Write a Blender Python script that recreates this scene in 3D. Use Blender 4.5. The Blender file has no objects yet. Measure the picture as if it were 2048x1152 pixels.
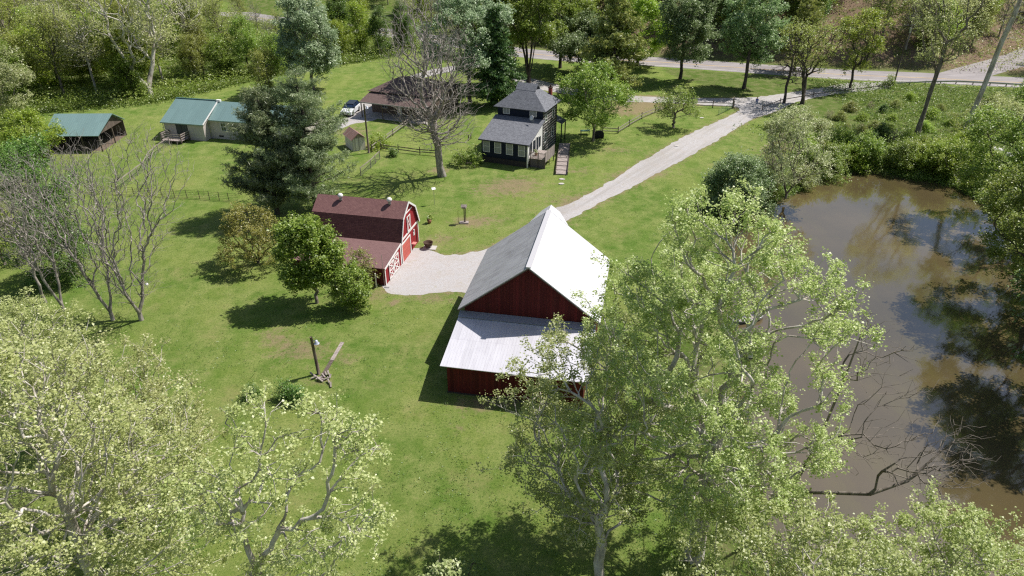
import bpy, math, random
import numpy as np
from mathutils import Vector, Matrix
from mathutils.geometry import tessellate_polygon
R_ = math.radians
# ------------------------------------------------------------------ camera, sky, sun, exposure
scene = bpy.context.scene
C = scene.collection
CAM_H, FPX, PITCH = 36.0, 1404.8, R_(29.99)
cam_d = bpy.data.cameras.new('camera'); cam = bpy.data.objects.new('camera', cam_d); C.objects.link(cam)
cam.location = (0, 0, CAM_H); cam.rotation_euler = (R_(90) - PITCH, 0, 0)
cam_d.sensor_width = 36.0; cam_d.lens = 36.0 * FPX / 2048.0; cam_d.clip_start = 0.5; cam_d.clip_end = 6000
scene.camera = cam
SUN = Vector((0.64, 0.30, 1.0)).normalized()
sun_el = math.asin(SUN.z); sun_az = math.atan2(SUN.x, SUN.y)
world = bpy.data.worlds.new('World'); scene.world = world; world.use_nodes = True
nt = world.node_tree; nt.nodes.clear()
sky = nt.nodes.new('ShaderNodeTexSky'); sky.sky_type = 'NISHITA'; sky.sun_disc = False
sky.sun_elevation = sun_el; sky.sun_rotation = sun_az; sky.air_density = 1.0; sky.dust_density = 1.2
tc = nt.nodes.new('ShaderNodeTexCoord'); nz = nt.nodes.new('ShaderNodeTexNoise')
nz.inputs['Scale'].default_value = 2.6; nz.inputs['Detail'].default_value = 7; nz.inputs['Roughness'].default_value = 0.55
rmp = nt.nodes.new('ShaderNodeValToRGB'); rmp.color_ramp.elements[0].position = 0.57; rmp.color_ramp.elements[1].position = 0.72
mxw = nt.nodes.new('ShaderNodeMix'); mxw.data_type = 'RGBA'
mxw.inputs[7].default_value = (7.5, 7.6, 8.2, 1)
bgw = nt.nodes.new('ShaderNodeBackground'); bgw.inputs['Strength'].default_value = 0.08
ow = nt.nodes.new('ShaderNodeOutputWorld')
nt.links.new(tc.outputs['Generated'], nz.inputs['Vector']); nt.links.new(nz.outputs['Fac'], rmp.inputs['Fac'])
nt.links.new(rmp.outputs['Color'], mxw.inputs[0]); nt.links.new(sky.outputs['Color'], mxw.inputs[6])
nt.links.new(mxw.outputs[2], bgw.inputs['Color']); nt.links.new(bgw.outputs['Background'], ow.inputs['Surface'])
sl = bpy.data.lights.new('sun', 'SUN'); sl.energy = 5.0; sl.angle = R_(0.55); sl.color = (1.0, 0.95, 0.88)
so = bpy.data.objects.new('sun', sl); C.objects.link(so)
so.rotation_euler = SUN.to_track_quat('Z', 'Y').to_euler(); so.location = (60, 30, 90)
scene.view_settings.view_transform = 'Standard'; scene.view_settings.look = 'None'
scene.view_settings.exposure = 0.26; scene.view_settings.gamma = 1.0
scene.cycles.use_denoising = False; scene.cycles.filter_width = 1.25; scene.cycles.sample_clamp_indirect = 4.0
scene.cycles.max_bounces = 6; scene.cycles.diffuse_bounces = 3; scene.cycles.transmission_bounces = 4; scene.cycles.transparent_max_bounces = 6

# ------------------------------------------------------------------ measuring helpers (photo pixel -> point of the place)
_s, _c = math.sin(PITCH), math.cos(PITCH)
def G(px, py, z=0.0):
    u, v = px - 1024.0, py - 576.0
    t = (CAM_H - z) / (_c * v + FPX * _s)
    return (t * u, t * (FPX * _c - v * _s))
def depth_at(x, y, z): return y * _c - (z - CAM_H) * _s
def height_for(y, py):
    k = (py - 576.0) / FPX
    return CAM_H - y * (_s + k * _c) / (_c - k * _s)
def smooth(a, b, x):
    t = np.clip((x - a) / (b - a), 0, 1); return t * t * (3 - 2 * t)

# ------------------------------------------------------------------ materials
MATS = {}
class NT:
    def __init__(s, name):
        s.m = bpy.data.materials.new(name); s.m.use_nodes = True; s.t = s.m.node_tree; s.t.nodes.clear()
        s.out = s.n('ShaderNodeOutputMaterial'); s.p = s.n('ShaderNodeBsdfPrincipled')
        s.l(s.p.outputs[0], s.out.inputs['Surface'])
        s.tc = s.n('ShaderNodeTexCoord')
    def n(s, k, **kw):
        x = s.t.nodes.new(k)
        for a, b in kw.items(): setattr(x, a, b)
        return x
    def l(s, a, b): s.t.links.new(a, b)
    def noise(s, scale, vec=None, detail=4, rough=.6, stretch=None):
        x = s.n('ShaderNodeTexNoise'); x.inputs['Scale'].default_value = scale
        x.inputs['Detail'].default_value = detail; x.inputs['Roughness'].default_value = rough
        v = vec or s.tc.outputs['Object']
        if stretch:
            mp = s.n('ShaderNodeMapping'); mp.inputs['Scale'].default_value = stretch; s.l(v, mp.inputs['Vector']); v = mp.outputs[0]
        s.l(v, x.inputs['Vector']); return x.outputs['Fac']
    def ramp(s, fac, stops):
        r = s.n('ShaderNodeValToRGB'); e = r.color_ramp.elements
        while len(e) < len(stops): e.new(.5)
        for i, (p, c) in enumerate(stops):
            e[i].position = p; e[i].color = tuple(c) + (1,) if len(c) == 3 else c
        s.l(fac, r.inputs['Fac']); return r.outputs['Color']
    def mix(s, fac, a, b, mode='MIX'):
        m = s.n('ShaderNodeMix'); m.data_type = 'RGBA'; m.blend_type = mode
        for i, v in ((0, fac), (6, a), (7, b)):
            if hasattr(v, 'links') or isinstance(v, bpy.types.NodeSocket): s.l(v, m.inputs[i])
            else: m.inputs[i].default_value = v if i == 0 else (tuple(v) + (1,) if len(v) == 3 else v)
        return m.outputs[2]
    def math(s, op, a, b=0.5):
        m = s.n('ShaderNodeMath', operation=op)
        for i, v in ((0, a), (1, b)):
            if isinstance(v, bpy.types.NodeSocket): s.l(v, m.inputs[i])
            else: m.inputs[i].default_value = v
        return m.outputs[0]
    def col(s, v):
        if isinstance(v, bpy.types.NodeSocket): s.l(v, s.p.inputs['Base Color'])
        else: s.p.inputs['Base Color'].default_value = tuple(v) + (1,)
    def bump(s, h, strength=.3, dist=.05):
        b = s.n('ShaderNodeBump'); b.inputs['Strength'].default_value = strength; b.inputs['Distance'].default_value = dist
        s.l(h, b.inputs['Height']); s.l(b.outputs[0], s.p.inputs['Normal'])
    def set(s, rough=None, metal=None, spec=None):
        if rough is not None: s.p.inputs['Roughness'].default_value = rough
        if metal is not None: s.p.inputs['Metallic'].default_value = metal
        if spec is not None: s.p.inputs['Specular IOR Level'].default_value = spec
    def attr(s, name):
        a = s.n('ShaderNodeAttribute'); a.attribute_name = name; return a
def plain(name, c, rough=.7, metal=0, var=.25, scale=3.0, spec=.4):
    if name in MATS: return MATS[name]
    k = NT(name); n = k.noise(scale)
    k.col(k.mix(n, tuple(x * (1 - var) for x in c), tuple(min(1, x * (1 + var)) for x in c)))
    k.set(rough, metal, spec); MATS[name] = k.m; return k.m

def m_boards(name, c, pitch=.25, c2=None, horiz=False, var=.3, bump=.5):
    """painted boards: vertical (or horizontal) boards each a little different, weather streaks"""
    k = NT(name); sp = k.n('ShaderNodeSeparateXYZ'); k.l(k.tc.outputs['Object'], sp.inputs[0])
    u = sp.outputs[2] if horiz else k.math('ADD', sp.outputs[0], sp.outputs[1])
    q = k.math('DIVIDE', u, pitch); fl = k.math('FLOOR', q); fr = k.math('FRACT', q)
    wn = k.n('ShaderNodeTexWhiteNoise', noise_dimensions='1D'); k.l(fl, wn.inputs['W'])
    base = k.mix(wn.outputs['Value'], tuple(x * (1 - var) for x in c), tuple(min(1, x * (1 + var)) for x in c))
    st = k.noise(2.2, stretch=(6, 6, .35) if not horiz else (.35, .35, 6), detail=6)
    w = k.ramp(st, [(.52, (0, 0, 0)), (.78, (1, 1, 1))])
    base = k.mix(k.math('MULTIPLY', w, .55), base, c2 or tuple(x * .5 for x in c))
    gap = k.math('LESS_THAN', fr, .07)
    base = k.mix(k.math('MULTIPLY', gap, .6), base, tuple(x * .25 for x in c))
    k.col(base); k.set(.85, 0, .25); k.bump(k.math('SUBTRACT', 1.0, gap), bump, .02); return k.m
def m_metalroof(name, c, dirt, pitch=.25, rough=.42, metal=.25, dirtamt=.5):
    k = NT(name); uv = k.tc.outputs['UV']; sp = k.n('ShaderNodeSeparateXYZ'); k.l(uv, sp.inputs[0])
    fr = k.math('FRACT', k.math('DIVIDE', sp.outputs[0], pitch))
    rib = k.math('LESS_THAN', fr, .16)
    seam = k.math('LESS_THAN', k.math('FRACT', k.math('DIVIDE', sp.outputs[1], 3.1)), .012)
    sheet = k.n('ShaderNodeTexWhiteNoise', noise_dimensions='2D')
    cb = k.n('ShaderNodeCombineXYZ'); k.l(k.math('FLOOR', k.math('DIVIDE', sp.outputs[0], .76)), cb.inputs[0]); k.l(k.math('FLOOR', k.math('DIVIDE', sp.outputs[1], 3.1)), cb.inputs[1])
    k.l(cb.outputs[0], sheet.inputs['Vector'])
    base = k.mix(sheet.outputs['Value'], tuple(x * .9 for x in c), c)
    n1 = k.noise(1.0, vec=uv, stretch=(3.2, .45, 1), detail=7, rough=.65)
    base = k.mix(k.math('MULTIPLY', k.ramp(n1, [(.48, (0, 0, 0)), (.72, (1, 1, 1))]), dirtamt), base, dirt)
    n2 = k.noise(.35, vec=uv, detail=5)
    base = k.mix(k.math('MULTIPLY', k.ramp(n2, [(.5, (0, 0, 0)), (.7, (1, 1, 1))]), dirtamt * .6), base, dirt)
    base = k.mix(k.math('MULTIPLY', k.math('MAXIMUM', seam, k.math('MULTIPLY', rib, .35)), .5), base, dirt)
    k.col(base); k.set(rough, metal, .5); k.bump(rib, .5, .02); return k.m
def m_shingle(name, c1, c2, c3, row=.16, w=.34):
    k = NT(name); b = k.n('ShaderNodeTexBrick'); k.l(k.tc.outputs['UV'], b.inputs['Vector'])
    b.inputs['Scale'].default_value = 1.0; b.inputs['Brick Width'].default_value = w; b.inputs['Row Height'].default_value = row
    b.inputs['Mortar Size'].default_value = .013; b.inputs['Color1'].default_value = c1 + (1,); b.inputs['Color2'].default_value = c2 + (1,)
    b.inputs['Mortar'].default_value = tuple(x * .35 for x in c1) + (1,); b.inputs['Bias'].default_value = .1
    vn = k.n('ShaderNodeTexVoronoi'); vn.inputs['Scale'].default_value = 4.5; k.l(k.tc.outputs['UV'], vn.inputs['Vector'])
    col = k.mix(k.math('MULTIPLY', k.ramp(k.noise(5.5, vec=k.tc.outputs['UV'], detail=3), [(.45, (0, 0, 0)), (.6, (1, 1, 1))]), .65), b.outputs['Color'], c3)
    sp = k.n('ShaderNodeSeparateColor'); k.l(vn.outputs['Color'], sp.inputs[0])
    col = k.mix(k.math('MULTIPLY', sp.outputs[0], .4), col, c2)
    col = k.mix(k.math('MULTIPLY', k.noise(.5, vec=k.tc.outputs['UV'], detail=5), .35), col, tuple(x * .6 for x in c1))
    k.col(col); k.set(.9, 0, .2); k.bump(b.outputs['Fac'], -.6, .02); return k.m
def m_leaf(name, ca, cb, cc=None, trans=.35, rough=.6):
    k = NT(name); a = k.attr('rnd')
    stops = [(0.0, ca), (.6, cb)] + ([(1.0, cc)] if cc else [])
    col = k.ramp(a.outputs['Fac'], stops)
    oi = k.n('ShaderNodeObjectInfo')
    hs = k.n('ShaderNodeHueSaturation'); k.l(col, hs.inputs['Color'])
    mr = k.n('ShaderNodeMapRange'); mr.inputs[3].default_value = .82; mr.inputs[4].default_value = 1.18; k.l(oi.outputs['Random'], mr.inputs[0]); k.l(mr.outputs[0], hs.inputs['Value'])
    mr2 = k.n('ShaderNodeMapRange'); mr2.inputs[3].default_value = .488; mr2.inputs[4].default_value = .512; k.l(oi.outputs['Random'], mr2.inputs[0]); k.l(mr2.outputs[0], hs.inputs['Hue'])
    col = hs.outputs['Color']
    d = k.n('ShaderNodeBsdfDiffuse'); t = k.n('ShaderNodeBsdfTranslucent'); g = k.n('ShaderNodeBsdfGlossy'); g.inputs['Roughness'].default_value = .45
    k.l(col, d.inputs['Color']); k.l(k.mix(.5, col, (.35, .5, .05), 'MULTIPLY') if False else col, t.inputs['Color'])
    m1 = k.n('ShaderNodeMixShader'); m1.inputs[0].default_value = trans; k.l(d.outputs[0], m1.inputs[1]); k.l(t.outputs[0], m1.inputs[2])
    m2 = k.n('ShaderNodeMixShader'); m2.inputs[0].default_value = .05; k.l(m1.outputs[0], m2.inputs[1]); k.l(g.outputs[0], m2.inputs[2])
    k.l(m2.outputs[0], k.out.inputs['Surface']); k.t.nodes.remove(k.p); MATS[name] = k.m; return k.m
def m_bark(name, c1, c2, scale=3.0):
    k = NT(name); n = k.noise(scale, stretch=(1, 1, .35), detail=6)
    k.col(k.ramp(n, [(.35, c1), (.62, c2)])); k.set(.9, 0, .2); k.bump(n, .4, .03); return k.m

# leaf palette
L_syc = m_leaf('young_sycamore_leaves', (.32, .42, .10), (.52, .60, .22), (.76, .79, .44), 0.54)
L_cream = m_leaf('cream_young_leaves', (.32, .38, .12), (.53, .57, .23), (.76, .76, .42), 0.5)
L_white = m_leaf('white_blossom_leaves', (.26, .36, .10), (.50, .56, .26), (.78, .78, .56), 0.35)
L_green = m_leaf('fresh_green_leaves', (.12, .22, .02), (.29, .40, .06), (.46, .53, .14), 0.45)
L_lime = m_leaf('lime_leaves', (.17, .30, .02), (.36, .48, .05), (.54, .60, .14), 0.48)
L_dark = m_leaf('dark_green_leaves', (.06, .15, .02), (.16, .28, .05), (.28, .40, .10), 0.38)
L_blue = m_leaf('blue_green_leaves', (.11, .20, .055), (.27, .38, .15), (.50, .58, .34), 0.4)
L_silver = m_leaf('silver_green_leaves', (.17, .25, .12), (.36, .46, .26), (.62, .68, .50), 0.38)
L_orange = m_leaf('bronze_leaves', (.15, .15, .035), (.29, .27, .06), (.42, .34, .09), 0.4)
L_olive = m_leaf('olive_leaves', (.17, .22, .035), (.35, .40, .08), (.52, .54, .18), 0.45)
L_needle = m_leaf('pine_needles', (.10, .16, .07), (.27, .34, .15), (.50, .54, .32), 0.28)
L_needle_y = m_leaf('golden_needles', (.13, .17, .035), (.31, .33, .08), (.48, .46, .15), 0.25)
L_spruce = m_leaf('spruce_needles', (.045, .10, .028), (.11, .19, .05), (.22, .31, .09), 0.18)
L_weed = m_leaf('weeds', (.09, .18, .02), (.22, .34, .05), (.40, .47, .13), 0.38)
L_lawn = m_leaf('lawn_blades', (.055, .13, .014), (.12, .19, .03), (.20, .26, .06), .2)
L_dry = m_leaf('dry_leaf_litter', (.13, .09, .055), (.27, .20, .13), (.40, .32, .22), .15)
B_pale = m_bark('pale_sycamore_bark', (.30, .26, .22), (.62, .58, .53), 2.0)
B_grey = m_bark('grey_bark', (.10, .085, .07), (.26, .225, .19))
B_dead = m_bark('weathered_dead_bark', (.17, .15, .13), (.40, .36, .325))
B_dark = m_bark('dark_bark', (.04, .033, .028), (.12, .10, .085))

# ------------------------------------------------------------------ tagging and mesh helpers
def tag(o, label=None, cat=None, group=None, kind=None):
    if label: o['label'] = label
    if cat: o['category'] = cat
    if group: o['group'] = group
    if kind: o['kind'] = kind
    return o
def empty(name, loc, rz=0.0, label=None, cat=None, group=None):
    o = bpy.data.objects.new(name, None); C.objects.link(o); o.empty_display_size = .3
    o.location = loc; o.rotation_euler = (0, 0, rz); return tag(o, label, cat, group)
def arr_mesh(name, V, F, mat, attr=None, smooth_=False):
    """fast mesh from numpy arrays; F (n,k) all same k, or list of such arrays"""
    me = bpy.data.meshes.new(name); Fs = F if isinstance(F, list) else [F]
    me.vertices.add(len(V)); me.vertices.foreach_set('co', np.asarray(V, np.float32).ravel())
    nl = sum(f.size for f in Fs); npoly = sum(len(f) for f in Fs)
    me.loops.add(nl); me.loops.foreach_set('vertex_index', np.concatenate([f.ravel() for f in Fs]).astype(np.int32))
    tot = np.concatenate([np.full(len(f), f.shape[1]) for f in Fs]); st = np.concatenate([[0], np.cumsum(tot)[:-1]])
    me.polygons.add(npoly); me.polygons.foreach_set('loop_start', st.astype(np.int32)); me.polygons.foreach_set('loop_total', tot.astype(np.int32))
    if smooth_: me.polygons.foreach_set('use_smooth', np.ones(npoly, bool))
    if attr is not None:
        a = me.attributes.new('rnd', 'FLOAT', 'FACE'); a.data.foreach_set('value', np.asarray(attr, np.float32))
    me.update(calc_edges=True); me.materials.append(mat); return me
def add(name, me, parent=None, loc=None):
    o = bpy.data.objects.new(name, me); C.objects.link(o)
    if parent: o.parent = parent
    if loc: o.location = loc
    return o

class MB:
    def __init__(s): s.v = []; s.f = []; s.uv = {}
    def face(s, pts, uv=None):
        i = len(s.v); s.v += [tuple(p) for p in pts]; s.f.append(tuple(range(i, i + len(pts))))
        if uv: s.uv[len(s.f) - 1] = uv
        return s
    def box(s, x0, x1, y0, y1, z0, z1):
        i = len(s.v)
        s.v += [(x, y, z) for z in (z0, z1) for (x, y) in ((x0, y0), (x1, y0), (x1, y1), (x0, y1))]
        for q in ((3, 2, 1, 0), (4, 5, 6, 7), (0, 1, 5, 4), (1, 2, 6, 5), (2, 3, 7, 6), (3, 0, 4, 7)): s.f.append(tuple(i + k for k in q))
        return s
    def prism(s, pts, d):
        """polygon (list of 3d points, one plane) swept by vector d"""
        n = len(pts); i = len(s.v); s.v += [tuple(p) for p in pts] + [(p[0] + d[0], p[1] + d[1], p[2] + d[2]) for p in pts]
        s.f.append(tuple(range(i + n - 1, i - 1, -1))); s.f.append(tuple(range(i + n, i + 2 * n)))
        for k in range(n):
            j = (k + 1) % n; s.f.append((i + k, i + j, i + n + j, i + n + k))
        return s
    def slab(s, p, th=.1, uo=0.0):
        """roof slab: p = eave start, eave end, ridge end, ridge start; uv in metres on top"""
        a, b, c, d = [Vector(q) for q in p]; n = (b - a).cross(d - a).normalized()
        if n.z < 0: n = -n
        e = (b - a).normalized(); up = n.cross(e)
        if up.z < 0: up = -up
        uv = [((q - a).dot(e) + uo, (q - a).dot(up)) for q in (a, b, c, d)]
        s.face([a, b, c, d], uv)
        lo = [q - n * th for q in (a, b, c, d)]; s.face(lo[::-1])
        T = [a, b, c, d]
        for k in range(4):
            j = (k + 1) % 4; s.face([T[k], lo[k], lo[j], T[j]])
        return s
    def beam(s, p, q, w, h=None, up=(0, 0, 1)):
        h = h or w; p = Vector(p); q = Vector(q); d = (q - p).normalized(); u = Vector(up)
        if abs(d.dot(u)) > .95: u = Vector((1, 0, 0))
        sx = d.cross(u).normalized() * w / 2; sy = sx.cross(d).normalized() * h / 2
        i = len(s.v)
        for o in (p, q): s.v += [tuple(o + a) for a in (-sx - sy, sx - sy, sx + sy, -sx + sy)]
        for k in ((3, 2, 1, 0), (4, 5, 6, 7), (0, 1, 5, 4), (1, 2, 6, 5), (2, 3, 7, 6), (3, 0, 4, 7)): s.f.append(tuple(i + a for a in k))
        return s
    def tube(s, pts, r, n=8, cap=True):
        P = [Vector(p) for p in pts]; rr = r if isinstance(r, (list, tuple)) else [r] * len(P); i = len(s.v)
        for k, p in enumerate(P):
            d = (P[min(k + 1, len(P) - 1)] - P[max(k - 1, 0)]).normalized(); u = Vector((0, 0, 1)) if abs(d.z) < .9 else Vector((1, 0, 0))
            a = d.cross(u).normalized(); b = d.cross(a)
            s.v += [tuple(p + (a * math.cos(t) + b * math.sin(t)) * rr[k]) for t in [2 * math.pi * j / n for j in range(n)]]
        for k in range(len(P) - 1):
            for j in range(n):
                m = (j + 1) % n; s.f.append((i + k * n + j, i + k * n + m, i + (k + 1) * n + m, i + (k + 1) * n + j))
        if cap:
            s.f.append(tuple(i + j for j in range(n))); s.f.append(tuple(i + (len(P) - 1) * n + j for j in range(n - 1, -1, -1)))
        return s
    def lathe(s, prof, c=(0, 0, 0), n=16):
        i = len(s.v)
        for r, z in prof: s.v += [(c[0] + r * math.cos(2 * math.pi * j / n), c[1] + r * math.sin(2 * math.pi * j / n), c[2] + z) for j in range(n)]
        for k in range(len(prof) - 1):
            for j in range(n):
                m = (j + 1) % n; s.f.append((i + k * n + j, i + k * n + m, i + (k + 1) * n + m, i + (k + 1) * n + j))
        return s
    def build(s, name, mat, parent=None, loc=None, smooth_=False, bevel=0, split=False):
        if split:
            par = list(range(len(s.v)))
            def fd(i):
                while par[i] != i: par[i] = par[par[i]]; i = par[i]
                return i
            for f in s.f:
                for q in f[1:]: par[fd(q)] = fd(f[0])
            gr = {}
            for fi, f in enumerate(s.f): gr.setdefault(fd(f[0]), []).append(fi)
            for fs in gr.values():
                m = MB(); ix = {}
                for fi in fs:
                    for q in s.f[fi]:
                        if q not in ix: ix[q] = len(m.v); m.v.append(s.v[q])
                    m.f.append(tuple(ix[q] for q in s.f[fi]))
                    if fi in s.uv: m.uv[len(m.f) - 1] = s.uv[fi]
                o = m.build(name, mat, parent, loc, smooth_, bevel)
            return o
        me = bpy.data.meshes.new(name); me.from_pydata(s.v, [], s.f)
        if s.uv:
            ul = me.uv_layers.new(name='UVMap')
            for fi, uv in s.uv.items():
                for k, li in enumerate(me.polygons[fi].loop_indices): ul.data[li].uv = uv[k]
        if smooth_:
            for p in me.polygons: p.use_smooth = True
        me.materials.append(mat); o = add(name, me, parent, loc)
        if bevel:
            b = o.modifiers.new('bevel', 'BEVEL'); b.width = bevel; b.segments = 2; b.limit_method = 'ANGLE'
        return o

# ------------------------------------------------------------------ terrain
def poly_sd(X, Y, poly):
    """signed distance (negative inside) to polygon"""
    P = np.array(poly); n = len(P); best = np.full(X.shape, 1e9); ins = np.zeros(X.shape, bool)
    for i in range(n):
        a = P[i]; b = P[(i + 1) % n]; e = b - a; w0 = X - a[0]; w1 = Y - a[1]
        t = np.clip((w0 * e[0] + w1 * e[1]) / (e @ e), 0, 1)
        best = np.minimum(best, (w0 - e[0] * t) ** 2 + (w1 - e[1] * t) ** 2)
        c = ((a[1] > Y) != (b[1] > Y)) & (X < (b[0] - a[0]) * (Y - a[1]) / (b[1] - a[1] + 1e-12) + a[0]); ins ^= c
    d = np.sqrt(best); return np.where(ins, -d, d)
WZ = -1.0
pond_px = [(1470, 452), (1520, 425), (1562, 404), (1600, 385), (1628, 366), (1668, 352), (1720, 346), (1778, 352), (1820, 362), (1868, 368), (1908, 378), (1935, 392),
           (1965, 412), (2005, 470), (2045, 560), (2085, 700), (2130, 900), (2230, 1200), (2330, 1500), (1640, 1500), (1560, 1180), (1520, 980), (1492, 830), (1470, 650), (1455, 540)]
pond_poly = [G(x, y, WZ) for x, y in pond_px]
wood_edge = [G(x, y) for x, y in [(-500, 300), (-60, 250), (60, 224), (180, 214), (300, 204), (400, 182), (480, 163), (600, 141), (700, 124), (800, 108), (860, 92), (850, 70), (700, 62), (520, 45), (395, 20), (330, -10)]]
wood_poly = wood_edge + [(-150, 420), (-500, 420), (-500, 120)]
# main road centre line (px, py, half width m)
road_c = [(250, -28), (330, -8), (420, 17), (520, 36), (640, 50), (760, 64), (900, 84), (1040, 105), (1180, 117), (1300, 123), (1420, 131), (1560, 141), (1700, 150), (1830, 155), (1950, 161), (2100, 168), (2300, 178)]
road_pts = [G(x, y) for x, y in road_c]
rx_ = np.array([p[0] for p in road_pts]); ry_ = np.array([p[1] for p in road_pts])
side_pts = [G(1895, 160), G(1960, 140), G(2040, 117), (150.0, 196.0), (190.0, 222.0)]
def line_d(X, Y, pts):
    best = np.full(np.shape(X), 1e9)
    for a, b in zip(pts[:-1], pts[1:]):
        ex, ey = b[0] - a[0], b[1] - a[1]; t = np.clip(((X - a[0]) * ex + (Y - a[1]) * ey) / (ex * ex + ey * ey), 0, 1)
        best = np.minimum(best, np.hypot(X - a[0] - ex * t, Y - a[1] - ey * t))
    return best
def hgt(X, Y, sd=None):
    X = np.asarray(X, float); Y = np.asarray(Y, float)
    yr = np.interp(X, rx_, ry_); s = Y - yr - 7.5
    slope = np.interp(X, [-20, 20, 60, 130], [0.02, .30, .42, .40])
    h = np.where(s > 0, slope * (np.sqrt(s * s + 9) - 3) , 0); h = np.minimum(h, 60 + .05 * np.maximum(s, 0))
    h = np.minimum(h, np.maximum(line_d(X, Y, side_pts) - 6.0, 0) * .55)
    far = np.maximum(Y - 240, 0) * .22 * smooth(40, -10, X); h = np.maximum(h, far)
    if sd is None: sd = poly_sd(X, Y, pond_poly)
    bank = np.where(sd < 0, WZ - np.minimum(1.4, -sd * .35), WZ + sd * .42)
    h = np.where(sd < 4, np.minimum(h, np.minimum(bank, 0)), h)
    return h
def hz(x, y): return float(hgt(np.array([x]), np.array([y]))[0])
def smooth_poly(pts, step=.45, jit=.12, seed=1, closed=True):
    rng = np.random.default_rng(seed); P = np.array(pts); n = len(P); out = []
    for i in range(n if closed else n - 1):
        p0, p1, p2, p3 = P[(i - 1) % n], P[i], P[(i + 1) % n], P[(i + 2) % n]
        m = max(2, int(np.linalg.norm(p2 - p1) / step))
        for t in np.arange(m) / m:
            q = .5 * ((2 * p1) + (-p0 + p2) * t + (2 * p0 - 5 * p1 + 4 * p2 - p3) * t * t + (-p0 + 3 * p1 - 3 * p2 + p3) * t ** 3)
            out.append(q)
    out = np.array(out); j = rng.normal(0, jit, out.shape); k = np.array([.25, .5, .25])
    for a in (0, 1): j[:, a] = np.convolve(np.r_[j[-1, a], j[:, a], j[0, a]], k, 'valid')
    return out + j
def sheet(name, poly, z, mat):
    V = [(p[0], p[1], z) for p in poly]; tri = tessellate_polygon([[Vector(v) for v in V]])
    F = []
    for t in tri:
        a, b, c = [Vector(V[k]) for k in t]
        F.append(t if (b - a).cross(c - a).z > 0 else (t[0], t[2], t[1]))
    me = bpy.data.meshes.new(name); me.from_pydata(V, [], F); me.materials.append(mat)
    o = add(name, me); return tag(o, kind='structure')
# driveways
drive_px = [(1104, 424), (1150, 402), (1200, 375), (1283, 323), (1366, 275), (1440, 240), (1478, 221), (1462, 213), (1400, 209), (1300, 205), (1240, 203), (1180, 196), (1120, 186), (1070, 176), (1012, 156), (985, 140), (1000, 120), (1032, 118), (1018, 135), (1035, 149),
            (1090, 163), (1150, 177), (1250, 190), (1380, 196), (1500, 195), (1560, 188), (1640, 176), (1700, 166), (1790, 166), (1760, 178), (1660, 190), (1590, 205), (1555, 222), (1522, 232), (1490, 246), (1432, 282), (1366, 319), (1283, 364), (1200, 406), (1135, 440), (1110, 452)]
yard_px = [(770, 582), (776, 540), (800, 512), (822, 497), (850, 499), (890, 510), (930, 508), (975, 496), (1040, 462), (1085, 436), (1104, 426), (1120, 440), (1110, 480), (1100, 540), (1000, 600), (915, 584), (840, 590), (800, 587)]
drive_poly = smooth_poly([G(*p) for p in drive_px], jit=.17, step=.4, seed=3)
yard_poly = smooth_poly([G(*p) for p in yard_px], jit=.2, step=.4, seed=4)
gdrive_poly = smooth_poly([G(*p) for p in [(640, 262), (690, 236), (720, 205), (735, 190), (772, 172), (800, 160), (860, 140), (930, 128), (990, 118), (990, 130), (930, 138), (860, 152), (808, 172), (800, 205), (760, 236), (700, 250), (660, 268)]], jit=.2, seed=5)
bare_spots = [((x, y), rx, ry, a) for (x, y, rx, ry, a) in [
    (1310, 205, 7, 4.2, 1.3), (1255, 222, 5, 3.5, 1.2), (1000, 380, 5, 3.5, .75), (1040, 365, 4, 3, .7), (935, 445, 2.2, 1.8, .9), (985, 440, 3, 2, .6), (885, 478, 2.5, 1.6, .8), (1230, 300, 4, 2, .7), (1130, 400, 4, 2.5, .5),
    (600, 700, 3.2, 1.8, .9), (550, 670, 1.8, 1.6, .7), (690, 720, 1.6, 1, .6), (640, 765, 1.5, .8, .6), (785, 607, .5, .6, 1.3), (520, 800, 2, .8, .5), (880, 340, 1.6, 1.4, 1.3), (1520, 188, 5, 3, .9), (1490, 180, 5, 3, .6),
    (1010, 800, 3.5, 1.0, .8), (945, 815, 2, .9, .7), (930, 860, 1.5, .8, .5), (740, 590, 2, 2, .5), (870, 600, 3, .7, .6), (1280, 350, 6, 1.2, .5), (1180, 160, 5, 2, .5), (715, 290, 3, 3, .9), (700, 262, 5, 2.6, .8), (210, 232, 2, 1, 1.2),
    (1150, 340, 3, 2, .6), (1560, 300, 6, 6, .5), (1700, 240, 8, 8, .8), (1650, 215, 6, 3, .7), (820, 110, 3, 1.2, .8), (1040, 190, 4, 2, .7)]]
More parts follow.
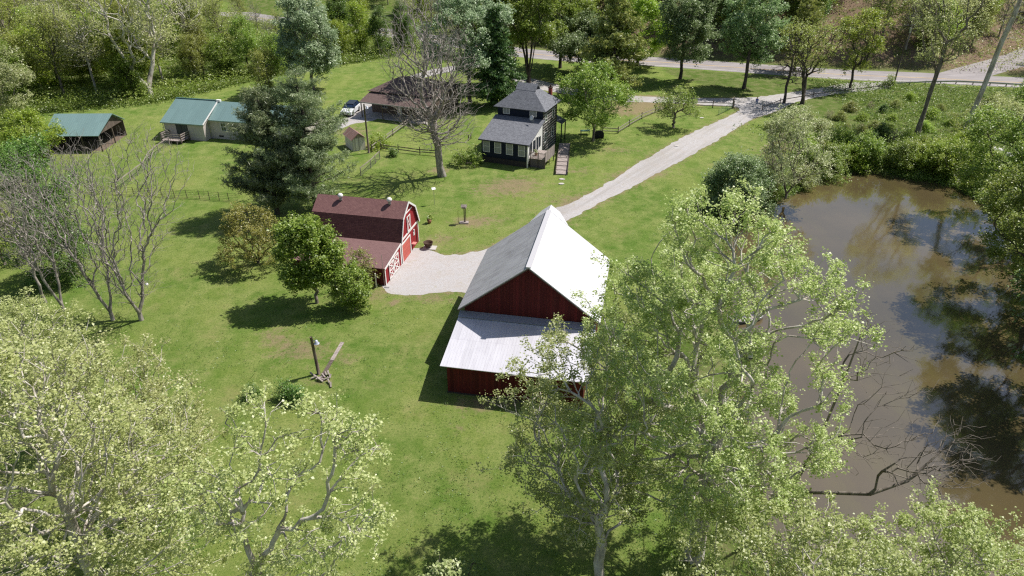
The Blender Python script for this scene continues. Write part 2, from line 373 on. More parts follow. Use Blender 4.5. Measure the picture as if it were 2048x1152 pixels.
def ground():
    xs = np.concatenate([np.arange(-1500, -150, 45), np.arange(-150, -75, 1.5), np.arange(-75, 85, .55), np.arange(85, 180, 1.5), np.arange(180, 1500, 45)])
    ys = np.concatenate([np.arange(-300, 18, 12), np.arange(18, 140, .5), np.arange(140, 260, 1.4), np.arange(260, 420, 5), np.arange(420, 2600, 60)])
    X, Y = np.meshgrid(xs, ys); sd = poly_sd(X, Y, pond_poly); Z = hgt(X, Y, sd)
    wd = poly_sd(X, Y, wood_poly); yr = np.interp(X, rx_, ry_)
    V = np.stack([X, Y, Z], -1).reshape(-1, 3); nx, ny = len(xs), len(ys)
    I = (np.arange(ny - 1)[:, None] * nx + np.arange(nx - 1)[None]).ravel()
    F = np.stack([I, I + 1, I + nx + 1, I + nx], 1)
    k = NT('lawn')
    me = arr_mesh('ground', V, F, k.m, smooth_=True)
    dry = np.zeros(X.shape)
    for (px, py), rx, ry, a in [(s[0], s[1], s[2], s[3]) for s in bare_spots]:
        g = G(px, py); dry += a * np.exp(-((X - g[0]) / rx) ** 2 - ((Y - g[1]) / ry) ** 2)
    for pl, w in ((drive_px, .9), (yard_px, .8)):
        d = poly_sd(X, Y, [G(*p) for p in pl]); dry += .75 * np.exp(-np.maximum(d, 0) / w) * (d > -1)
    rough = np.clip(smooth(1.5, -1.5, wd) + smooth(2, 9, Y - yr) + smooth(9, 3, sd) * smooth(-1, 0, sd + .5) * (X > 0), 0, 1)
    emb = smooth(30, 36, X - .0) * smooth(80, 92, Y) * smooth(-4.5, -7, Y - yr) * smooth(62, 70, X + (Y - 100) * .6)
    rough = np.maximum(rough, emb * .8)
    mud = smooth(1.3, .3, sd) * 1.0
    litter = smooth(4, 14, Y - yr) * smooth(-30, 10, X)
    col = np.stack([np.clip(dry, 0, 1.5) / 1.5, rough, mud, litter], -1).reshape(-1, 4)
    a = me.color_attributes.new('mask', 'FLOAT_COLOR', 'POINT'); a.data.foreach_set('color', col.astype(np.float32).ravel())
    o = add('ground', me); tag(o, kind='structure')
    # lawn shader
    at = k.attr('mask'); sp = k.n('ShaderNodeSeparateColor'); k.l(at.outputs['Color'], sp.inputs[0])
    n_big = k.noise(.09, detail=5); n_mid = k.noise(.55, detail=6, rough=.7); n_fine = k.noise(5.0, detail=5, rough=.8); n_vf = k.noise(22, detail=3, rough=.8)
    g1 = k.mix(k.ramp(n_big, [(.40, (0, 0, 0)), (.60, (1, 1, 1))]), (.085, .165, .022), (.195, .245, .055))
    g1 = k.mix(k.ramp(n_mid, [(.38, (0, 0, 0)), (.66, (1, 1, 1))]), g1, (.265, .30, .095))
    g1 = k.mix(k.math('MULTIPLY', k.ramp(n_fine, [(.36, (1, 1, 1)), (.52, (0, 0, 0))]), .75), g1, (.050, .125, .012))
    g1 = k.mix(k.math('MULTIPLY', k.ramp(n_vf, [(.50, (0, 0, 0)), (.66, (1, 1, 1))]), .6), g1, (.30, .35, .11))
    n_band = k.noise(.35, stretch=(1.0, .22, 1), detail=4)
    g1 = k.mix(k.math('MULTIPLY', k.ramp(n_band, [(.45, (0, 0, 0)), (.7, (1, 1, 1))]), .45), g1, (.085, .175, .018))
    pt = k.ramp(k.noise(.19, detail=9, rough=.78), [(.54, (0, 0, 0)), (.68, (1, 1, 1))])
    g1 = k.mix(k.math('MULTIPLY', pt, .5), g1, (.33, .29, .13))
    dirt = k.mix(n_fine, (.20, .13, .085), (.37, .28, .19))
    brk = k.math('ADD', k.math('MULTIPLY', sp.outputs[0], 1.5), k.math('MULTIPLY', k.math('SUBTRACT', k.noise(1.1, detail=9, rough=.8), .52), 3.6))
    g1 = k.mix(k.math('MULTIPLY', k.ramp(brk, [(.25, (0, 0, 0)), (.95, (1, 1, 1))]), .75), g1, dirt)
    rg = k.mix(k.ramp(n_mid, [(.42, (0, 0, 0)), (.62, (1, 1, 1))]), (.075, .12, .022), (.20, .19, .09))
    rg = k.mix(k.ramp(n_fine, [(.45, (0, 0, 0)), (.65, (1, 1, 1))]), rg, (.12, .2, .03))
    g1 = k.mix(k.ramp(k.math('ADD', sp.outputs[1], k.math('MULTIPLY', k.math('SUBTRACT', n_mid, .5), .9)), [(.4, (0, 0, 0)), (.6, (1, 1, 1))]), g1, rg)
    lt = k.mix(n_fine, (.13, .085, .055), (.30, .22, .16)); lt = k.mix(k.ramp(n_mid, [(.5, (0, 0, 0)), (.66, (1, 1, 1))]), lt, (.10, .14, .03))
    g1 = k.mix(at.outputs['Alpha'], g1, lt)
    g1 = k.mix(k.math('MULTIPLY', sp.outputs[2], .8), g1, (.13, .10, .055))
    k.col(g1); k.set(.95, 0, .1)
    k.bump(k.math('ADD', k.math('MULTIPLY', n_fine, .6), n_vf), .9, .10)
ground()
_a, _b = G(1150, 420), G(1460, 235); RUT = math.atan2(_b[1] - _a[1], _b[0] - _a[0])
def m_gravel(ruts=.4):
    k = NT('white_gravel' if ruts else 'yard_gravel'); a = k.noise(14, detail=6, rough=.85); b = k.noise(2.4, detail=8, rough=.8)
    c = k.mix(k.ramp(a, [(.36, (0, 0, 0)), (.62, (1, 1, 1))]), (.29, .28, .285), (.56, .545, .55))
    c = k.mix(k.math('MULTIPLY', k.ramp(b, [(.46, (0, 0, 0)), (.66, (1, 1, 1))]), .55), c, (.36, .31, .26))
    n = k.noise(.5, detail=6, rough=.7); c = k.mix(k.math('MULTIPLY', k.ramp(n, [(.45, (0, 0, 0)), (.68, (1, 1, 1))]), .4), c, (.40, .35, .31))
    mp = k.n('ShaderNodeMapping'); mp.inputs['Rotation'].default_value = (0, 0, RUT); mp.vector_type = 'TEXTURE'; k.l(k.tc.outputs['Object'], mp.inputs['Vector'])
    rt = k.noise(1.0, vec=mp.outputs[0], stretch=(.05, .8, 1), detail=5)
    c = k.mix(k.math('MULTIPLY', k.ramp(rt, [(.46, (0, 0, 0)), (.60, (1, 1, 1))]), ruts), c, (.27, .25, .22))
    w = k.ramp(k.noise(.42, detail=9, rough=.8), [(.58, (0, 0, 0)), (.68, (1, 1, 1))])
    c = k.mix(k.math('MULTIPLY', w, .6), c, (.30, .27, .13))
    k.col(c); k.set(.95, 0, .15); k.bump(a, .8, .05); return k.m
def m_asphalt():
    k = NT('worn_asphalt'); n = k.noise(.5, detail=7, stretch=(.3, 1, 1)); f = k.noise(18, detail=3)
    c = k.mix(k.ramp(n, [(.35, (0, 0, 0)), (.7, (1, 1, 1))]), (.25, .23, .235), (.40, .37, .37)); c = k.mix(k.math('MULTIPLY', f, .4), c, (.2, .18, .18))
    k.col(c); k.set(.9, 0, .25); k.bump(f, .3, .02); return k.m
M_grav = m_gravel(); M_yard = m_gravel(0.0); M_asph = m_asphalt()
sheet('driveway', drive_poly, .008, M_grav); sheet('gravel_yard', yard_poly, .004, M_yard); sheet('garage_drive', gdrive_poly, .004, M_grav)
def ribbon(pts, w0, w1, off=0.0):
    P = smooth_poly(pts, step=2.0, jit=0, closed=False); T = np.gradient(P, axis=0); T /= np.linalg.norm(T, axis=1)[:, None]; N = np.stack([-T[:, 1], T[:, 0]], 1)
    return np.concatenate([P + N * w1, (P + N * w0)[::-1]])
rp = road_pts
sheet('road', ribbon(rp, -4.7, 5.0), .012, M_asph)
mk_w = plain('road_paint_white', (.75, .75, .72), .7, var=.2, scale=8); mk_y = plain('road_paint_yellow', (.62, .42, .12), .7, var=.2, scale=8)
for a, b, m, nm in ((3.55, 3.68, mk_w, 'edge_line'), (-3.55, -3.42, mk_w, 'edge_line'), (.08, .2, mk_y, 'centre_line'), (-.2, -.08, mk_y, 'centre_line')):
    sheet(nm, ribbon(rp, a, b), .016, m)
# side road climbing away at the right
sheet('side_road', ribbon(side_pts, -4.0, 4.0), .010, M_asph)

# water
def m_water():
    k = NT('murky_pond_water'); n = k.noise(.06, detail=4); n2 = k.noise(.35, detail=5, stretch=(1, .4, 1))
    c = k.mix(k.ramp(n, [(.35, (0, 0, 0)), (.7, (1, 1, 1))]), (.078, .062, .030), (.128, .096, .048))
    c = k.mix(k.math('MULTIPLY', k.ramp(n2, [(.5, (0, 0, 0)), (.75, (1, 1, 1))]), .35), c, (.14, .125, .035))
    k.col(c); k.set(.035, 0, 1.0); k.p.inputs['IOR'].default_value = 1.75
    w = k.math('ADD', k.noise(1.3, detail=3, stretch=(1, .6, 1)), k.math('MULTIPLY', k.noise(7, detail=3, stretch=(1, .5, 1)), .3)); k.bump(w, .10, .05); return k.m
wp = smooth_poly(pond_poly, step=1.0, jit=.0, seed=8)
cx, cy = wp.mean(0); wp = wp + (wp - [cx, cy]) / np.linalg.norm(wp - [cx, cy], axis=1)[:, None] * .8
sheet('pond_water', wp, WZ, m_water())

# ------------------------------------------------------------------ trees
def skeleton(rng, tips, trunk, alpha=.35, step=.7, curv=.4, r_tip=.008, r_base=.35, jit=.04):
    """grow limbs from the trunk nodes to every tip; returns node positions, parents, radii"""
    P = [np.array(p[:3], float) for p in trunk['pts']]; par = list(trunk['par']); path = [0.0]
    for i in range(1, len(P)): path.append(path[par[i]] + np.linalg.norm(P[i] - P[par[i]]))
    cap = len(P) + int(len(tips) * 9) + 10; A = np.zeros((cap, 3)); PA = np.zeros(cap); DR = np.zeros((cap, 3)); n = len(P); A[:n] = P; PA[:n] = path
    for i in range(n):
        d = P[i] - P[par[i]] if par[i] >= 0 else np.array([0, 0, 1.]); DR[i] = d / (np.linalg.norm(d) + 1e-9)
    frm = trunk.get('from', 0)
    order = np.argsort(np.linalg.norm(tips - trunk['hub'], axis=1)); tipn = []
    for ti in order:
        p = tips[ti]; vec = p - A[frm:n]; d = np.linalg.norm(vec, axis=1) + 1e-6
        cs = (vec * DR[frm:n]).sum(1) / d
        cost = d * (1 + .7 * np.clip(.6 - cs, 0, 2)) + alpha * PA[frm:n] + .6 * np.clip(A[frm:n, 2] - p[2] + .12 * d, 0, None)
        j = frm + int(np.argmin(cost)); L = d[j - frm]; m = min(8, max(1, int(round(L / step))))
        p0 = A[j]; p1 = p0 + DR[j] * L * curv; prev = j
        for k in range(1, m + 1):
            if n >= cap: break
            t = k / m; q = (1 - t) ** 2 * p0 + 2 * t * (1 - t) * p1 + t * t * p + (rng.normal(0, jit, 3) * L ** .5 if k < m else 0)
            A[n] = q; dd = q - A[prev]; l = np.linalg.norm(dd) + 1e-9; DR[n] = dd / l; PA[n] = PA[prev] + l; par.append(prev); prev = n; n += 1
        tipn.append(prev)
    A = A[:n]; cnt = np.zeros(n)
    for t in tipn: cnt[t] += 1
    for i in range(n - 1, 0, -1):
        if par[i] >= 0: cnt[par[i]] += cnt[i]
    cnt = np.maximum(cnt, 1); mx = cnt[0]
    e = math.log(r_base / r_tip) / max(math.log(mx), .1)
    return A, np.array(par), r_tip * cnt ** e, cnt
def tubes(A, par, rad, rmin=0.0):
    V = []; F = []; off = 0
    ch = np.array([i for i in range(len(A)) if par[i] >= 0 and rad[i] >= rmin])
    for lo, hi, ns in ((.035, 9, 7), (0, .035, 3)):
        s = ch[(rad[ch] >= lo) & (rad[ch] < hi)]
        if not len(s): continue
        a = A[par[s]]; b = A[s]; ra = np.minimum(rad[par[s]], rad[s] * 1.6 + .01); rb = rad[s]
        d = b - a; d /= np.linalg.norm(d, axis=1)[:, None] + 1e-9
        b = b + d * rb[:, None] * .4
        ref = np.where(np.abs(d[:, 2:3]) < .9, [[0, 0, 1.]], [[1., 0, 0]]); u = np.cross(d, ref); u /= np.linalg.norm(u, axis=1)[:, None]; w = np.cross(d, u)
        th = np.arange(ns) * 2 * math.pi / ns
        ring = u[:, None] * np.cos(th)[None, :, None] + w[:, None] * np.sin(th)[None, :, None]
        v = np.concatenate([a[:, None] + ring * ra[:, None, None], b[:, None] + ring * rb[:, None, None]], 1)
        V.append(v.reshape(-1, 3)); k = np.arange(ns); base = off + np.arange(len(s))[:, None, None] * 2 * ns
        q = np.stack([k, (k + 1) % ns, (k + 1) % ns + ns, k + ns], 1)[None]; F.append((base + q).reshape(-1, 4)); off += v.shape[0] * 2 * ns
    return np.concatenate(V), np.concatenate(F)
def leaves(rng, C_, n, spread, size, tuft=5, tsig=.1, aspect=.65, up=.6, fold=.2, needles=False):
    """n leaf faces in tufts round the given twig points"""
    nt_ = max(1, n // tuft); c = C_[rng.integers(0, len(C_), nt_)] + rng.normal(0, spread, (nt_, 3)); shade = rng.random(nt_)
    p = np.repeat(c, tuft, 0) + rng.normal(0, tsig, (nt_ * tuft, 3)); N = len(p); sh = np.repeat(shade, tuft)
    nm = rng.normal(0, 1, (N, 3)); nm[:, 2] = np.abs(nm[:, 2]) + up; nm /= np.linalg.norm(nm, axis=1)[:, None]
    r = rng.normal(0, 1, (N, 3)); a = np.cross(nm, r); a /= np.linalg.norm(a, axis=1)[:, None] + 1e-9; b = np.cross(nm, a)
    s = size * rng.uniform(.6, 1.35, N)[:, None]
    V = np.stack([p - a * s * .5, p + b * s * .5 * aspect + nm * s * fold, p + a * s * .5, p - b * s * .5 * aspect + nm * s * fold], 1).reshape(-1, 3)
    F = np.arange(N * 4).reshape(-1, 4); att = np.clip(sh * .6 + rng.random(N) * .4, 0, 1)
    return V, F, att
def crown_tips(rng, n, zb, zt, rx, ry, prof='egg', off=(0, 0), lean=(0, 0), clusters=40, csig=.8, inner=.35):
    cs = []
    while len(cs) < clusters:
        t = rng.random()
        if prof == 'egg': pr = math.sin(math.pi * min(1, t * .86 + .12)) ** .6
        elif prof == 'vase': pr = (.25 + .75 * t) * (1 - max(0, t - .8) * 2.5)
        elif prof == 'dome': pr = math.sqrt(max(0, 1 - t * t))
        elif prof == 'cone': pr = (1 - t) * .95 + .05
        else: pr = 1
        if rng.random() > pr ** 1.3 + .05: continue
        a = rng.uniform(0, 2 * math.pi); q = math.sqrt(rng.uniform(inner ** 2, 1)) * pr
        z = zb + (zt - zb) * t; cs.append((off[0] + lean[0] * t + math.cos(a) * rx * q, off[1] + lean[1] * t + math.sin(a) * ry * q, z))
    cs = np.array(cs); T = cs[rng.integers(0, len(cs), n)] + rng.normal(0, csig, (n, 3)) * [1, 1, .75]
    T[:, 2] = np.clip(T[:, 2], zb * .8, zt + .3); return T
def trunk_line(h, lean=(0, 0), n=6, wob=.12, rng=None, stems=1, spread=0.0, fork=.12):
    pts = [np.zeros(3)]; par = [-1]
    if stems == 1:
        for i in range(1, n + 1):
            t = i / n; pts.append(np.array([lean[0] * t + (rng.normal(0, wob) if i < n else 0), lean[1] * t + (rng.normal(0, wob) if i < n else 0), h * t])); par.append(i - 1)
        return dict(pts=pts, par=par, hub=pts[-1].copy(), **{'from': max(1, n // 2)})
    pts.append(np.array([0, 0, h * fork])); par.append(0)
    for s in range(stems):
        a = 2 * math.pi * (s + rng.random() * .5) / stems; prev = 1
        for i in range(1, n):
            t = i / (n - 1); pts.append(np.array([lean[0] * t + math.cos(a) * spread * t ** .8, lean[1] * t + math.sin(a) * spread * t ** .8, h * fork + h * (1 - fork) * t]) + rng.normal(0, wob * .6, 3)); par.append(prev); prev = len(pts) - 1
    return dict(pts=pts, par=par, hub=np.array([lean[0], lean[1], h * .6]), **{'from': 2})
def tree_meshes(seed, H, zb, rx, ry=None, prof='egg', n_tips=500, n_leaf=12000, leaf=.22, spread=.25, tuft=5, tsig=.12, lmat=None, bmat=B_grey, r_base=.25, r_tip=.01, alpha=.35,
                clusters=40, csig=.8, lean=(0, 0), off=(0, 0), trunk_h=None, stems=1, stem_spread=0, step=.7, inner=.3, tlean=(0, 0), curv=.4, aspect=.65, wob=.12, leafcut=None, tiplist=None, up=1.1, rmin=0, trunk=None):
    rng = np.random.default_rng(seed); ry = ry or rx
    tips = tiplist(rng) if tiplist else crown_tips(rng, n_tips, zb, H, rx, ry, prof, off, lean, clusters, csig, inner)
    tr = trunk or trunk_line(trunk_h or (zb + (H - zb) * .35), tlean, rng=rng, stems=stems, spread=stem_spread, wob=wob)
    A, par, rad, cnt = skeleton(rng, tips, tr, alpha, step, curv, r_tip, r_base)
    # flare at the foot
    V, F = tubes(A, par, rad, rmin)
    low = V[:, 2] < .5; V[low, :2] *= (1 + .35 * (1 - V[low, 2:3] / .5).clip(0, 1))
    V[V[:, 2] < .02, 2] -= .35
    wood = arr_mesh('trunk', V, F, bmat, smooth_=True)
    crown = None
    if n_leaf:
        tw = A[(cnt <= (leafcut or 3)) & (A[:, 2] > zb * .55)]
        V, F, at = leaves(rng, tw, n_leaf, spread, leaf, tuft, tsig, aspect, up); crown = arr_mesh('crown', V, F, lmat, at)
    return wood, crown
def place_tree(meshes, name, label, cat, loc, rz=0.0, sc=1.0, group=None):
    e = empty(name, loc, rz, label, cat, group); e.scale = (sc, sc, sc) if not isinstance(sc, tuple) else sc
    w = add('trunk', meshes[0], e)
    if meshes[1]: add('crown', meshes[1], e)
    return e
def at_px(bx, by, topy, wpx=None, z=0.0):
    x, y = G(bx, by, z); H = height_for(y, topy) - z; w = (wpx or 100) / 2 * depth_at(x, y, H * .6) / FPX
    return x, y, H, w

# ------------------------------------------------------------------ conifers
def conifer(seed, H, R, zb, lmat, n_leaf=26000, whorl=.55, upsweep=.15, droop=0.0, power=.85, leaf=.34, bmat=B_dark, branch_n=6, aspect=.16, spread=.16, lean=(0, 0), ragged=.25, r_base=.3):
    rng = np.random.default_rng(seed); pts = [np.zeros(3)]; par = [-1]; nT = int(H / .5)
    for i in range(1, nT + 1):
        t = i / nT; pts.append(np.array([lean[0] * t + rng.normal(0, .04), lean[1] * t + rng.normal(0, .04), H * t])); par.append(i - 1)
    rad = [r_base * (1 - i / nT) ** .9 + .02 for i in range(nT + 1)]; leafpts = []
    z = zb
    while z < H - .15:
        t = (z - zb) / (H - zb); L0 = R * (1 - t) ** power * (min(1, .45 + t * 4)); i0 = min(nT, int(z / H * nT)); base = pts[i0]
        for b in range(branch_n):
            a = rng.uniform(0, 2 * math.pi); L = L0 * rng.uniform(1 - ragged * 2, 1 + ragged * .5) + .25; m = max(2, int(L / .45)); prev = i0
            for k in range(1, m + 1):
                s = k / m; q = base + np.array([math.cos(a) * L * s, math.sin(a) * L * s, L * (upsweep * s * s * 1.4 + .06 * s - droop * s)]) + rng.normal(0, .05, 3)
                pts.append(q); par.append(prev); rad.append(max(.012, .05 * (1 - s) * (L / 3) + .01)); prev = len(pts) - 1
                if s > .18:
                    leafpts.append(q)
                    sl_ = (1 - s * .6) * L * .33
                    for sd_ in (-1, 1):
                        a2 = a + sd_ * rng.uniform(.5, 1.0); ll = sl_ * rng.uniform(.4, 1)
                        for g in np.arange(.35, ll + .35, .35):
                            q2 = q + np.array([math.cos(a2) * g, math.sin(a2) * g, upsweep * g * .8 - droop * g + rng.normal(0, .04)]); leafpts.append(q2)
        z += whorl * rng.uniform(.7, 1.2)
    leafpts.append(pts[nT]); A = np.array(pts); V, F = tubes(A, np.array(par), np.array(rad)); V[V[:, 2] < .02, 2] -= .35
    wood = arr_mesh('trunk', V, F, bmat, smooth_=True)
    V, F, at = leaves(rng, np.array(leafpts), n_leaf, spread, leaf, 7, .10, aspect, .35, .04)
    return wood, arr_mesh('crown', V, F, lmat, at)
# ------------------------------------------------------------------ materials of built things
M_red = m_boards('weathered_red_boards', (.088, .011, .011), .26, (.06, .03, .026))
M_red2 = m_boards('fresh_red_boards', (.27, .020, .026), .3, (.24, .03, .03), var=.12, bump=.25)
M_white = plain('white_trim_paint', (.74, .73, .71), .55, var=.08)
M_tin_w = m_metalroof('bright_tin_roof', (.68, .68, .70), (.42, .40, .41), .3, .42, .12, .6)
M_tin_g = m_metalroof('shaded_weathered_tin_roof', (.47, .47, .49), (.20, .19, .20), .3, .5, .15, .75)  # weathered tin, its colour also darkened for the slope turned from the sun
M_tin_l = m_metalroof('lean_to_tin_roof', (.68, .67, .72), (.44, .42, .47), .25, .4, .15, .5)
M_flash = plain('tin_flashing', (.42, .44, .5), .45, .5)
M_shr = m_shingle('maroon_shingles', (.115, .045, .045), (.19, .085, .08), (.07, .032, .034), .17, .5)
M_shr_t = m_shingle('light_maroon_shingles', (.19, .095, .095), (.26, .14, .13), (.14, .07, .07), .15, .3)  # upper slopes, lighter than the steep lower ones
M_shr_l = m_shingle('pale_maroon_shingles', (.20, .115, .115), (.25, .15, .145), (.17, .095, .095), .15, .3)  # wing roof, paler and more even maroon
M_shg = m_shingle('grey_shingles', (.15, .155, .175), (.27, .28, .31), (.085, .09, .105), .14, .3)
M_shbr = m_shingle('brown_shingles', (.13, .088, .08), (.19, .135, .125), (.10, .065, .055), .15, .3)
M_navy = m_boards('navy_siding', (.012, .018, .035), .2, (.02, .026, .045), horiz=True, var=.2, bump=.3)
M_navy_tr = plain('navy_trim', (.012, .016, .03), .5)
M_found = plain('dark_foundation_block', (.045, .038, .036), .9)
M_tan = m_boards('beige_lap_siding', (.52, .47, .44), .2, (.45, .40, .37), horiz=True, var=.05, bump=.25)
M_green_roof = m_metalroof('green_metal_roof', (.20, .31, .30), (.15, .25, .24), .35, .4, .1, .25)
M_glass = plain('window_glass', (.03, .04, .05), .08, 0, .1, spec=.8)
M_blind = plain('window_blinds', (.28, .29, .30), .4, 0, .15, 9)
M_wood = m_boards('grey_weathered_timber', (.34, .29, .27), .14, (.2, .17, .15), var=.25)
M_woodd = m_boards('dark_old_timber', (.12, .095, .08), .14, (.07, .055, .045), var=.3)
M_conc = plain('concrete', (.48, .45, .42), .9, var=.15)
M_steel = plain('galvanised_steel', (.42, .43, .44), .4, .7)
M_black = plain('black_fabric', (.012, .012, .013), .8)
M_rust = plain('rusty_iron', (.07, .038, .025), .8, .2, .4)
M_salmon = m_boards('salmon_door_paint', (.50, .12, .095), .5, (.42, .10, .08), horiz=True, var=.06, bump=.3)
M_brick = plain('red_brick', (.22, .05, .035), .9, var=.4, scale=14)
M_pink = plain('faded_pink_board', (.6, .22, .2), .7)

def window(parent, x, y, z, w, h, face='S', mat=M_white, bars=(0, 1), pane=None, t=.07, label=None):
    """framed window standing proud of a wall; (x, y, z) = its bottom centre on the wall plane"""
    f = MB(); p = MB()
    def bx(m, u0, u1, n0, n1, z0, z1):
        if face == 'S': m.box(x + u0, x + u1, y - n1, y - n0, z + z0, z + z1)
        elif face == 'E': m.box(x + n0, x + n1, y + u0, y + u1, z + z0, z + z1)
        elif face == 'N': m.box(x + u0, x + u1, y + n0, y + n1, z + z0, z + z1)
        else: m.box(x - n1, x - n0, y + u0, y + u1, z + z0, z + z1)
    b = w / 2; bx(f, -b, -b + t, 0, .06, 0, h); bx(f, b - t, b, 0, .06, 0, h); bx(f, -b + t, b - t, 0, .06, h - t, h); bx(f, -b + t, b - t, 0, .075, 0, t)
    for k in range(bars[1]):
        zz = h * (k + 1) / (bars[1] + 1); bx(f, -b + t, b - t, .0, .045, zz - .025, zz + .025)
    for k in range(bars[0]):
        uu = -b + w * (k + 1) / (bars[0] + 1); bx(f, uu - .02, uu + .02, .0, .045, t, h - t)
    bx(p, -b + t, b - t, .0, .02, t, h - t)
    o = f.build('window', mat, parent); p.build('pane', pane or M_glass, o); return o
def frame_loc(o, az): return dict(loc=(o[0], o[1], 0), rz=-az)

# ---- big red barn with the tin roof (local x = right, y = away, origin = front left plumb of the lean-to roof edge)
def big_barn():
    az = .19; r = empty('barn', (-5.72, 45.1, 0), -az, 'large weathered red barn with bright tin gable roof and a lean-to roof in front', 'barn')
    W = 12.1; Y0 = 6.15; L = 11.2; he, hr = 4.6, 9.25; x0, x1 = .5, W - .5; y0, y1 = Y0 + .1, Y0 + L - .35
    k = (hr - he) / (W / 2); ez = he + .5 * k - .12; rz_ = hr - .14
    g = [(x0, y0, -.2), (x1, y0, -.2), (x1, y0, ez), (W / 2, y0, rz_), (x0, y0, ez)]
    MB().prism(g, (0, .18, 0)).build('front_wall', M_red, r)
    MB().prism([(a, y1 - .18, c) for a, b, c in g], (0, .18, 0)).build('back_wall', M_red, r)
    MB().box(x0, x0 + .15, y0 + .18, y1 - .18, -.2, ez - .06).box(x1 - .15, x1, y0 + .18, y1 - .18, -.2, ez - .06).build('side_wall', M_red, r, split=True)
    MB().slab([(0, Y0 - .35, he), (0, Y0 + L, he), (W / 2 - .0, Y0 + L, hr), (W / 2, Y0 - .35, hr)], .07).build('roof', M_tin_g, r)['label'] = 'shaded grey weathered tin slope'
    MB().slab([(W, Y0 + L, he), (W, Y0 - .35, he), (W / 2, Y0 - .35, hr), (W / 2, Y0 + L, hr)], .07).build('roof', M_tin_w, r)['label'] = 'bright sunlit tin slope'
    MB().beam((W / 2, Y0 - .4, hr + .01), (W / 2, Y0 + L + .02, hr + .01), .42, .07).build('ridge_cap', M_tin_w, r)
    hh = MB()   # hay hood sticking out past the far gable
    hh.slab([(W / 2 - 1.9, Y0 + L, hr - 1.9 * k + .03), (W / 2 - .9, Y0 + L + 1.3, hr - .9 * k + .03), (W / 2, Y0 + L + 1.3, hr + .03), (W / 2, Y0 + L, hr + .03)], .06)
    hh.slab([(W / 2 + .9, Y0 + L + 1.3, hr - .9 * k + .03), (W / 2 + 1.9, Y0 + L, hr - 1.9 * k + .03), (W / 2, Y0 + L, hr + .03), (W / 2, Y0 + L + 1.3, hr + .03)], .06)
    hh.build('hay_hood', M_tin_w, r)
    bg = MB(); bg.beam((0, Y0 - .3, he - .12), (W / 2, Y0 - .3, hr - .12), .06, .16); bg.beam((W, Y0 - .3, he - .12), (W / 2, Y0 - .3, hr - .12), .06, .16); bg.build('barge_board', M_woodd, r)
    # lean-to
    Wl = 11.8
    MB().slab([(0, 0, 2.85), (Wl, 0, 2.85), (Wl - .05, Y0 - .0, 4.05), (.1, Y0 - .0, 4.05)], .06).build('lean_to_roof', M_tin_l, r)
    MB().slab([(.1, Y0 - .62, 4.07), (Wl - .05, Y0 - .62, 4.07), (Wl - .05, Y0 + .06, 4.28), (.1, Y0 + .06, 4.28)], .03).build('flashing', M_flash, r)
    MB().box(.45, Wl - .4, .35, .5, -.2, 2.82).box(.45, .6, .5, Y0 + .1, -.2, 2.8).box(Wl - .55, Wl - .4, .5, Y0 + .1, -.2, 2.8).build('lean_to_wall', M_red, r, split=True)
    MB().prism([(.45, .5, 2.8), (.45, Y0 + .1, 2.8), (.45, Y0 + .1, 3.95)], (.15, 0, 0)).prism([(Wl - .55, .5, 2.8), (Wl - .55, Y0 + .1, 2.8), (Wl - .55, Y0 + .1, 3.95)], (.15, 0, 0)).build('lean_to_gable', M_red, r, split=True)
    ft = MB()
    for i in range(5): ft.beam((1.0 + i * 2.4, .1, 2.72), (1.0 + i * 2.4, .5, 2.8), .08, .12)
    ft.build('rafter_tail', M_woodd, r, split=True)
    MB().box(.38, Wl - .33, .30, .36, -.1, .14).build('foundation', M_found, r)
big_barn()

